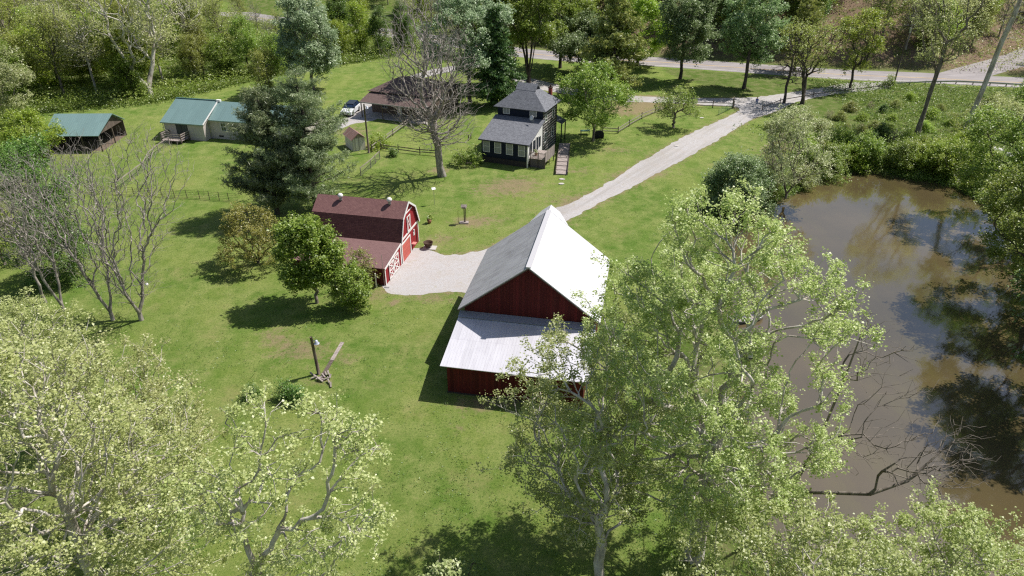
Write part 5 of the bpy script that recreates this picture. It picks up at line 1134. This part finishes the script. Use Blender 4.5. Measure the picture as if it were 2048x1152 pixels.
T(1165, 150, 25, 150, 'rounded blue green tree with several dark stems behind the dark house', seed=70, zb=.25, prof='egg', lmat=L_blue, bmat=B_dark, n_tips=800, n_leaf=30000, clusters=40, r_base=.34, stems=5, stem_spread=2.2, trunk_h=8, **big)
T(1120, 136, -40, 150, 'green tree behind the many stemmed tree, by the road', seed=71, zb=.3, prof='egg', lmat=L_green, bmat=B_dark, n_tips=700, n_leaf=26000, clusters=40, r_base=.34, trunk_h=9, **big)
T(1275, 132, -20, 145, 'leafy green tree at the right of the golden conifer, beside the road', seed=72, zb=.18, prof='egg', lmat=L_lime, bmat=B_dark, n_tips=700, n_leaf=28000, clusters=40, r_base=.34, trunk_h=8, **big)
T(1186, 282, 128, 155, 'green tree shading the grill at the right side of the dark house', seed=73, zb=.28, prof='egg', lmat=L_green, n_tips=700, n_leaf=22000, leaf=.26, spread=.3, tuft=5, tsig=.15, clusters=80, csig=.7, r_base=.22, trunk_h=3.2, inner=.25)
T(1346, 256, 176, 95, 'old apple tree with half bare twigs on the lawn by the rail fence', name='apple_tree', seed=74, zb=.4, prof='dome', lmat=L_green, bmat=B_grey, n_tips=420, n_leaf=6500, leaf=.2, spread=.22, tuft=4, tsig=.12, clusters=50, csig=.45, r_base=.19, trunk_h=1.9, r_tip=.016, off=(.25, 0))
T(1360, 158, -50, 140, 'blue green tree with straight trunk on the grass beside the road', seed=75, zb=.26, prof='egg', lmat=L_blue, bmat=B_dark, n_tips=750, n_leaf=30000, clusters=40, r_base=.33, trunk_h=10, **big)
T(1487, 178, -40, 128, 'blue green tree with curved trunk above the junction of the drives', seed=76, zb=.28, prof='egg', lmat=L_blue, bmat=B_dark, n_tips=700, n_leaf=26000, clusters=38, r_base=.33, trunk_h=10, **big)
T(1568, 206, 78, 110, 'dark trunked leafless tree with level branches by the drive mouth', name='bare_tree', seed=77, zb=.3, prof='egg', n_tips=420, clusters=80, csig=.5, r_base=.24, trunk_h=9, n_leaf=0, bmat=B_dark, r_tip=.018, alpha=.1)
T(1604, 208, 40, 170, 'forked dark tree with mossy limbs and few leaves by the drive mouth', seed=78, zb=.34, prof='vase', lmat=L_olive, bmat=B_dark, n_tips=620, n_leaf=5000, leaf=.26, spread=.3, tuft=4, tsig=.15, clusters=90, csig=.6, r_base=.36, trunk_h=6, stems=2, stem_spread=2.2, r_tip=.018)
T(1700, 176, 22, 130, 'tree with bright yellow green sprays of leaves next to the utility pole', seed=79, zb=.25, prof='vase', lmat=L_lime, bmat=B_dark, n_tips=450, n_leaf=9500, leaf=.28, spread=.3, tuft=5, tsig=.16, clusters=60, csig=.55, r_base=.24, trunk_h=5, r_tip=.016)
T(1834, 268, -60, 210, 'tall twin trunked tree with ivy and sparse beige leaves above the pond', seed=80, zb=.42, prof='vase', lmat=L_cream, bmat=B_grey, n_tips=850, n_leaf=11000, leaf=.24, spread=.3, tuft=4, tsig=.15, clusters=110, csig=.7, r_base=.40, stems=2, stem_spread=1.4, trunk_h=14, r_tip=.016)
x, y = G(1927, 270)
W_(x, y, 27, 'tall leaning pale sycamore trunk right of the twin trunked tree', 81, zb=15, rx=5, ry=4, prof='vase', n_tips=220, n_leaf=900, leaf=.25, lmat=L_cream, bmat=B_pale, r_base=.38, r_tip=.018, trunk_h=22, tlean=(2.2, .5), lean=(1.0, 0), off=(2.0, .3), clusters=40, csig=.5)
# shrubs and thickets round the pond
T(1572, 392, 212, 165, 'airy tree covered with pale cream blossom at the pond corner', name='blossom_tree', seed=82, zb=.22, prof='egg', lmat=L_white, n_tips=800, n_leaf=17000, leaf=.17, spread=.24, tuft=5, tsig=.1, clusters=100, csig=.5, r_base=.14, trunk_h=3, stems=4, stem_spread=1.3, r_tip=.011)
T(1466, 416, 306, 150, 'dense blue green rounded bush at the near corner of the pond', name='bush', cat='bush', seed=83, zb=.08, prof='dome', lmat=L_blue, n_tips=600, n_leaf=30000, leaf=.2, spread=.3, tuft=5, tsig=.13, clusters=80, csig=.5, r_base=.14, trunk_h=1.6, stems=5, stem_spread=1.2)
# right bank trees
for k, (bx, by, ty, w, lm, lab) in enumerate([
    (2035, 440, 150, 300, L_green, 'green tree overhanging the far right corner of the pond'),
    (2075, 600, 270, 340, L_green, 'broad green tree on the right bank of the pond, middle one'),
    (2150, 790, 380, 360, L_dark, 'dark green tree on the right bank of the pond, nearest one')]):
    T(bx, by, ty, w, lab, seed=90 + k, z=0, zb=.12, prof='egg', lmat=lm, bmat=B_dark, n_tips=900, n_leaf=46000, leaf=.24, spread=.32, tuft=5, tsig=.15, clusters=110, csig=.7, r_base=.3, trunk_h=5)
T(-6, 262, 50, 190, 'tree covered in white blossom at the upper left edge', name='blossom_tree', seed=95, zb=.2, prof='egg', lmat=L_white, n_tips=800, n_leaf=26000, leaf=.27, spread=.3, tuft=5, tsig=.15, clusters=90, csig=.7, r_base=.26, trunk_h=4)
T(75, 320, 225, 120, 'bright green tree in front of the open shed', seed=96, zb=.15, prof='egg', lmat=L_lime, n_tips=450, n_leaf=14000, leaf=.22, spread=.25, tuft=5, tsig=.13, clusters=55, csig=.5, r_base=.14, trunk_h=2.4)
T(70, 440, 275, 190, 'dark evergreen bush mass behind the thin bare trees on the left', name='evergreen_tree', seed=97, zb=.1, prof='egg', lmat=L_dark, n_tips=600, n_leaf=26000, leaf=.22, spread=.28, tuft=5, tsig=.14, clusters=70, csig=.6, r_base=.18, trunk_h=2.5)
T(118, 560, 400, 170, 'dark green cedar like tree at the foot of the thin bare trees', name='evergreen_tree', seed=98, zb=.08, prof='egg', lmat=L_dark, n_tips=500, n_leaf=20000, leaf=.18, spread=.25, tuft=5, tsig=.12, clusters=60, csig=.5, r_base=.16, trunk_h=2.2)
T(10, 530, 400, 150, 'light green shrubby tree at the left edge below the evergreens', seed=99, zb=.1, prof='egg', lmat=L_olive, n_tips=400, n_leaf=13000, leaf=.18, spread=.25, tuft=5, tsig=.12, clusters=50, csig=.5, r_base=.12, trunk_h=2)
# small things that grow
def bush_at(bx, by, ty, w, lm, lab, seed, z=None, name='bush', n=7000, leaf=.17, group=None, cat='bush'):
    x, y = G(bx, by); z = hz(x, y) if z is None else z
    if z < 0: x, y = G(bx, by, z)
    H = max(.5, height_for(y, ty) - z); r = w / 2 * depth_at(x, y, H / 2) / FPX
    m = tree_meshes(seed, H, H * .06, r, prof='dome', n_tips=max(60, n // 25), n_leaf=n, leaf=leaf, spread=.2, tuft=5, tsig=.11, lmat=lm, clusters=max(12, n // 200), csig=.3 * min(1.5, r / 1.5), r_base=.06, trunk_h=H * .3, stems=4, stem_spread=r * .4)
    return place_tree(m, name, lab, cat, (x, y, z), 0, 1, group)
bush_at(573, 796, 766, 34, L_dark, 'small dark round bush on the near lawn, left of a pair', 101, n=1800, leaf=.12)
bush_at(600, 804, 775, 30, L_dark, 'small dark round bush on the near lawn, right of a pair', 102, n=1600, leaf=.12)
bush_at(505, 796, 775, 30, L_dark, 'small dark bush left of the pair of round bushes, under the open sycamore', 103, n=1400, leaf=.12)
bush_at(788, 312, 296, 16, L_dark, 'small dark bush beside the low dark rail fence', 104, n=1200)
bush_at(935, 328, 300, 60, L_green, 'low leafy bush at the left foot of the dark house', 105, n=4000)
bush_at(1095, 282, 262, 36, L_green, 'leafy bush beside the log wall of the dark house', 106, n=2500)
bush_at(760, 296, 270, 40, L_lime, 'bright green bush beside the tall pole and pale fence', 107, n=2600)
bush_at(1763, 350, 306, 84, L_green, 'rounded leafy bush at the water edge, middle of the far shore', 108, n=9000, leaf=.15)
bush_at(1705, 176, 150, 12, L_lime, 'ivy clump at the foot of the utility pole', 109, n=1200) if False else bush_at(1776, 174, 150, 22, L_green, 'leafy ivy clump beside the foot of the utility pole', 109, n=1800)
bush_at(1925, 360, 290, 150, L_lime, 'broad light green shrub at the far right of the pond shore', 110, n=16000, leaf=.17)
bush_at(2000, 245, 190, 110, L_cream, 'yellowish shrub below the guardrail at the right edge', 111, n=9000)
bush_at(1945, 262, 205, 100, L_olive, 'twiggy brown green shrub below the guardrail', 112, n=4000)
bush_at(1880, 340, 280, 110, L_lime, 'light green shrub on the far shore, left of the broad one', 113, n=11000)
bush_at(1650, 362, 310, 90, L_green, 'green shrub leaning over the water at the left of the far shore', 114, n=9000)
# thickets between pond and road: copies of four shrub kinds
kinds = []
for k, (lm, H, r, n) in enumerate([(L_green, 3.4, 2.2, 9000), (L_olive, 2.6, 1.9, 4500), (L_lime, 2.4, 1.8, 7000), (L_dark, 3.8, 1.9, 9000), (L_dry, 2.6, 1.7, 500)]):
    kinds.append(tree_meshes(120 + k, H, H * .05, r, prof='dome', n_tips=260, n_leaf=n, leaf=.2, spread=.28, tuft=5, tsig=.12, lmat=lm, clusters=36, csig=.4, r_base=.07, trunk_h=H * .3, stems=5, stem_spread=r * .4, r_tip=.012))
klab = ['dense green shrub', 'olive twiggy shrub', 'light green shrub', 'tall dark green shrub', 'bare tan scrub bush']
spots = [(1600, 372, 1), (1625, 345, 0), (1640, 318, 1), (1662, 330, 0), (1610, 318, 2), (1690, 338, 1), (1680, 300, 0), (1705, 312, 3), (1728, 330, 0), (1716, 285, 1), (1740, 296, 3), (1762, 278, 3), (1775, 262, 0), (1748, 258, 1),
         (1800, 330, 0), (1822, 318, 1), (1810, 296, 2), (1842, 300, 2), (1850, 330, 2), (1870, 312, 1), (1784, 240, 2), (1765, 225, 3), (1690, 262, 1), (1660, 280, 4), (1640, 260, 1), (1815, 345, 2), (1900, 318, 2), (1915, 330, 0), (1950, 335, 2),
         (1975, 350, 2), (1660, 235, 4), (1700, 222, 1), (1960, 300, 1), (1985, 330, 0), (1740, 215, 4), (1722, 240, 2), (1540, 330, 4), (1520, 392, 0), (2010, 240, 1), (2030, 210, 4), (1560, 300, 4), (2035, 280, 2), (2045, 340, 0), (1880, 350, 0), (1700, 345, 2), (1590, 255, 1), (1620, 240, 1), (1650, 250, 4), (1680, 240, 1), (1600, 280, 2), (1720, 262, 4), (1790, 215, 1), (1860, 235, 2), (1880, 220, 1), (1850, 262, 2), (1900, 250, 2), (1955, 215, 4), (1990, 205, 1), (1820, 200, 2), (1580, 235, 1), (1550, 260, 1), (2000, 265, 4), (1930, 292, 2), (1790, 285, 4)]
titems = []
def tplace(x, y, z, k):
    rz, sc = rnd.uniform(0, 6.28), rnd.uniform(.6, 1.15) * (.6 if y > 112 else 1)
    return [x, y, klab[k], lambda lab, group: place_tree(kinds[k], 'shrub', lab, 'shrub', (x, y, z - .05), rz, sc, group)]
for i, (px, py, k) in enumerate(spots):
    x, y = G(px, py); z = hz(x, y)
    if z < -.05: x, y = G(px, py, z); z = hz(x, y)
    titems.append(tplace(x, y, z, k))
# --- woods behind: kinds of trees copied as individuals
wk = []
def wood_kind(seed, H, r, lm, n_leaf, **kw):
    d = dict(zb=H * .25, rx=r, prof='egg', lmat=lm, n_tips=480, n_leaf=n_leaf, leaf=.30, tuft=4, tsig=.22, spread=.42, clusters=38, csig=.85, r_base=.22, r_tip=.018, trunk_h=H * .55, step=1.1, alpha=.3, bmat=B_grey); d.update(kw)
    return tree_meshes(seed, H, **d)
wk = [wood_kind(201, 15, 3.6, L_olive, 12000), wood_kind(202, 16, 4.0, L_green, 15000, bmat=B_dark), wood_kind(203, 12, 4.0, L_lime, 15000, bmat=B_dark, zb=1.6), wood_kind(204, 18, 3.8, L_olive, 5500, bmat=B_grey),
      wood_kind(205, 18, 4.2, L_cream, 4200, bmat=B_pale, n_tips=560), wood_kind(206, 10, 3.2, L_green, 12000, zb=.8), wood_kind(207, 17, 3.4, L_dark, 16000, bmat=B_dark, zb=2.5), wood_kind(208, 15, 3.5, L_olive, 1500, bmat=B_dead, n_tips=900, r_tip=.016)]
wlab = ['olive leaved tree', 'leafy green tree', 'lime green tree', 'thinly leaved tree', 'beige leaved sycamore', 'low green tree', 'dark green tree', 'bare grey tree']
wnm = ['woodland_tree', 'woodland_tree', 'woodland_tree', 'woodland_tree', 'sycamore_tree', 'woodland_tree', 'woodland_tree', 'bare_tree']
def ppx(x, y, z=0): return 1024 + FPX * x / depth_at(x, y, z)
def name_all(items, row_of, marks, group):
    """items: [x, y, kindlabel, placer]; labels say kind, row and landmark, then which of the like ones"""
    buckets = {}
    for it in items:
        px = ppx(it[0], it[1]); mk = next(m for lim, m in marks if px < lim); buckets.setdefault(it[2] + ' ' + row_of(it[0], it[1]) + ', ' + mk, []).append((px, it))
    for base, l in buckets.items():
        l.sort(key=lambda q: q[0]); n = len(l); words = {1: [''], 2: ['left one', 'right one'], 3: ['leftmost', 'middle one', 'rightmost']}.get(n) or (['leftmost'] + [o + ' from left' for o in ('second', 'third', 'fourth', 'fifth', 'sixth', 'seventh', 'eighth', 'ninth', 'tenth', 'eleventh')][:n - 2] + ['rightmost'])
        for w, (px, it) in zip(words, l): it[3]((base + (', ' + w if w else '')), group)
def wplace(x, y, k, sc):
    z = hz(x, y); s = sc * rnd.uniform(.8, 1.2); rz = rnd.uniform(0, 6.28); st = rnd.uniform(.9, 1.12)
    return [x, y, wlab[k], lambda lab, group: place_tree(wk[k], wnm[k], lab, 'tree', (x, y, z - .1), rz, (s, s, s * st), group)]
def near_road(x, y, d=9): return abs(y - float(np.interp(x, rx_, ry_))) < d
name_all(titems, lambda x, y: 'at water edge' if float(poly_sd(np.array([x]), np.array([y]), pond_poly)[0]) < 2.5 else ('in pond thicket' if y < 104 else 'in thicket near road'), [(1600, 'beside the blossom tree'), (1680, 'left of the leaning shrub'), (1750, 'behind the rounded shore bush'), (1800, 'below the utility pole'), (1860, 'around the twin trunked tree'), (1950, 'below the leaning pale sycamore'), (5000, 'near the white rocks')], 'shrubs in the thicket round the pond')
items = []; pts = []; tries = 0
while len(pts) < 150 and tries < 60000:
    tries += 1; x = rnd.uniform(-170, -5); y = rnd.uniform(105, 262); px = ppx(x, y)
    if px < -90 or px > 880: continue
    sd = float(poly_sd(np.array([x]), np.array([y]), wood_poly)[0])
    if sd > -1.6 or near_road(x, y, 7): continue
    if min([9e9] + [math.hypot(x - a, y - b) for a, b in pts]) < (4.0 if sd > -12 else 5.4): continue
    pts.append((x, y)); front = sd > -8
    if px > 640: k = rnd.choice([2, 1, 2, 6, 3, 5])
    elif front: k = rnd.choice([5, 2, 5, 1, 0, 5, 3])
    else: k = rnd.choice([0, 3, 3, 4, 7, 0, 2, 3, 7, 2])
    near = float(np.interp(x, rx_, ry_)) - y
    if 370 < px < 600 and -12 < near < 50:
        k = rnd.choice([7, 7, 3])
        if rnd.random() < .35 or near < 0: continue
    items.append(wplace(x, y, k, .5 if 370 < px < 600 and near < 50 else .68 if front else (.8 if px > 380 else .95)))
def rowA(x, y):
    sd = -float(poly_sd(np.array([x]), np.array([y]), wood_poly)[0]); return 'in left woods front' if sd < 6 else ('in left woods second row' if sd < 14 else ('deep in left woods' if sd < 30 else 'far back in left woods'))
name_all(items, rowA, [(60, 'at the left edge'), (180, 'above the open shed'), (310, 'between shed and beige house'), (430, 'above the beige house'), (550, 'left of the silver tree'), (700, 'behind the silver tree'), (3000, 'left of bare tree')], 'trees of the left woods')
items = []; tries = 0; pB = []
while len(pB) < 135 and tries < 60000:
    tries += 1; x = rnd.uniform(-70, 190); y = rnd.uniform(150, 300)
    s = y - float(np.interp(x, rx_, ry_))
    if s < 12 or s > 72 or float(line_d(np.array([x]), np.array([y]), side_pts)[0]) < 8: continue
    px = ppx(x, y, hz(x, y))
    if px < 700 or px > 2250: continue
    if px > 1880 and s < 20 and rnd.random() < .5: continue
    if min([9e9] + [math.hypot(x - a, y - b) for a, b in pB]) < 4.3: continue
    pB.append((x, y)); k = rnd.choice([6, 1, 6, 1, 2, 6, 0] if 950 < px < 1650 else [3, 4, 7, 7, 0, 4, 2, 7]); items.append(wplace(x, y, k, 1.0 if px > 950 else .7))
def rowB(x, y):
    s = y - float(np.interp(x, rx_, ry_)); return 'on far road side' if s < 20 else ('low on far hillside' if s < 34 else ('halfway up far hillside' if s < 52 else 'high on far hillside'))
name_all(items, rowB, [(950, 'above the garage'), (1120, 'above the dark house'), (1320, 'behind the golden conifer'), (1500, 'above the field gate'), (1660, 'above the drive mouth'), (1800, 'behind the utility pole'), (1930, 'behind the twin trunked tree'), (5000, 'by the side road')], 'trees of the hillside across the road')
# feature trees in the left woods
T(300, 190, -80, 260, 'great pale limbed sycamore with beige tufts towering over the left woods', name='sycamore_tree', seed=130, zb=.3, prof='vase', lmat=L_cream, bmat=B_pale, n_tips=800, n_leaf=9000, leaf=.3, spread=.4, tuft=4, tsig=.2, clusters=110, csig=.8, r_base=.55, trunk_h=11, stems=2, stem_spread=4, r_tip=.022)
T(256, 160, 10, 170, 'white forked sycamore trunk rising among green trees in the left woods', name='sycamore_tree', seed=131, zb=.5, prof='vase', lmat=L_lime, bmat=plain('white_sycamore_bark', (.7, .68, .66), .8, var=.15), n_tips=260, n_leaf=5000, leaf=.34, spread=.4, tuft=4, tsig=.2, clusters=40, csig=.8, r_base=.42, trunk_h=9, stems=2, stem_spread=2.6, r_tip=.025)
T(390, 150, -40, 150, 'white stemmed sycamore at the right of the left woods', name='sycamore_tree', seed=132, zb=.45, prof='vase', lmat=L_cream, bmat=B_pale, n_tips=420, n_leaf=2600, leaf=.3, spread=.4, tuft=4, tsig=.2, clusters=60, csig=.8, r_base=.38, trunk_h=12, r_tip=.022)

# --- undergrowth as uncountable ground cover
def cover(name, label, region, n, size, lmat, hmax=.8, tuft=6, tsig=.25, seed=1, aspect=.6, cat='undergrowth'):
    rng = np.random.default_rng(seed); P = []
    while len(P) < n:
        x, y = region(rng)
        if x is None: continue
        P.append((x, y))
    P = np.array(P); z = hgt(P[:, 0], P[:, 1]); cl = rng.random(len(P)) ** 2
    C3 = np.stack([P[:, 0], P[:, 1], z + cl * hmax + .05], 1); rep = np.repeat(C3, tuft, 0) + rng.normal(0, 1, (n * tuft, 3)) * [tsig, tsig, tsig * .5]
    V, F, at = leaves(rng, rep, 1, 0, size, 1, 0)
    N = len(rep); nm = rng.normal(0, 1, (N, 3)); nm[:, 2] = abs(nm[:, 2]) + .5; nm /= np.linalg.norm(nm, axis=1)[:, None]; r = rng.normal(0, 1, (N, 3)); a = np.cross(nm, r); a /= np.linalg.norm(a, axis=1)[:, None]; b = np.cross(nm, a); s = size * rng.uniform(.6, 1.4, N)[:, None]
    V = np.stack([rep - a * s * .5, rep + b * s * .5 * aspect + nm * s * .15, rep + a * s * .5, rep - b * s * .5 * aspect + nm * s * .15], 1).reshape(-1, 3)
    o = add(name, arr_mesh(name, V, np.arange(N * 4).reshape(-1, 4), lmat, np.clip(np.repeat(cl, tuft) * .5 + rng.random(N) * .5, 0, 1))); tag(o, label, cat, kind='stuff'); return o
def reg_woods(rng):
    x, y = rng.uniform(-120, 10), rng.uniform(105, 215); sd = float(poly_sd(np.array([x]), np.array([y]), wood_poly)[0])
    if sd > .8 or near_road(x, y, 6): return None, None
    if sd < -8 and rng.random() < .55: return None, None
    return x, y
cover('woodland_undergrowth', 'leafy green undergrowth below the trees of the left woods', reg_woods, 15000, .30, L_green, 1.9, 7, .5, 5)
def reg_pond(rng):
    x, y = rng.uniform(22, 110), rng.uniform(75, 150)
    sd = float(poly_sd(np.array([x]), np.array([y]), pond_poly)[0]); yr = float(np.interp(x, rx_, ry_))
    if sd < .1 or y > yr - 7: return None, None
    if sd > 3.0 and (x + (y - 100) * .3) < 46 + rng.normal(0, 2): return None, None
    if sd > 3 and y > 118 and x < 62: return None, None
    return x, y
cover('pond_bank_weeds', 'mixed green weeds covering the slope between pond and road', reg_pond, 15000, .24, L_weed, .7, 6, .3, 6)
def reg_pondl(rng):
    t = rng.random(); i = rng.integers(0, len(pond_poly)); a = np.array(pond_poly[i]); b = np.array(pond_poly[(i + 1) % len(pond_poly)]); q = a + (b - a) * t + rng.normal(0, .9, 2)
    sd = float(poly_sd(np.array([q[0]]), np.array([q[1]]), pond_poly)[0])
    if sd < .15: return None, None
    return q[0], q[1]
cover('pond_edge_grass', 'rough grass and weeds fringing the water edge', reg_pondl, 5000, .2, L_weed, .45, 5, .2, 7)
def reg_hill(rng):
    x = rng.uniform(-30, 180); y = rng.uniform(140, 260); s = y - float(np.interp(x, rx_, ry_))
    if s < 7.5 or s > 70: return None, None
    if x > 92 and s < 24 and rng.random() < .4: return None, None
    return x, y
cover('hillside_brush', 'low brush and saplings on the hillside across the road', reg_hill, 9000, .34, L_olive, 1.6, 5, .5, 8)
cover('hillside_leaf_litter', 'dry brown leaves lying on the hillside across the road', reg_hill, 5000, .3, L_dry, .25, 5, .5, 9, cat='leaf litter')
def reg_lawnedge(rng):
    i = rng.integers(1, 9); a = np.array(wood_edge[i]); b = np.array(wood_edge[i + 1]); q = a + (b - a) * rng.random() + rng.normal(0, 1.3, 2); return q[0], q[1]
cover('wood_edge_grass', 'tall yellowish grass along the edge of the far lawn', reg_lawnedge, 4500, .3, L_weed, .7, 5, .25, 10)
def lawn_points(n):
    rng = np.random.default_rng(21); y = 26 + 100 * rng.random(n) ** 1.6; x = rng.uniform(-.85, .62, n) * y * .95
    ok = (poly_sd(x, y, pond_poly) > 1) & (poly_sd(x, y, [G(*p) for p in drive_px]) > .25) & (poly_sd(x, y, [G(*p) for p in yard_px]) > .3) & (poly_sd(x, y, wood_poly) > 0) & (y < np.interp(x, rx_, ry_) - 7)
    for (ox, oy), az, x0, x1, y0, y1 in [((-5.72, 45.1), .19, .2, 11.9, .1, 17.6), ((-10.79, 73.31), .21, -10.5, .3, -10.9, .2), ((-4.48, 100.12), .39, -.1, 9.9, -.1, 12.6), ((-56.11, 111.17), .22, 0, 23.6, -.1, 9.2), ((-71.2, 104.3), .02, 0, 9, 0, 8.4), ((-26.5, 122.9), .37, 0, 13, 0, 13)]:
        lx = (x - ox) * math.cos(az) - (y - oy) * math.sin(az); ly = (x - ox) * math.sin(az) + (y - oy) * math.cos(az); ok &= ~((lx > x0) & (lx < x1) & (ly > y0) & (ly < y1))
    # tufts stand in loose patches rather than evenly
    f = np.sin(x * .9 + 1.7 * np.sin(y * .31)) + np.sin(y * .8 + 2.1 * np.sin(x * .27)) + rng.normal(0, .8, n); ok &= f > -.2
    return list(zip(x[ok], y[ok]))
LP = iter(lawn_points(26000)); LPn = len(lawn_points(26000))
cover('lawn_grass_tufts', 'short uneven grass tufts all over the mown lawn', lambda rng: next(LP), LPn, .10, L_lawn, .02, 4, .13, 21, .5, 'grass')
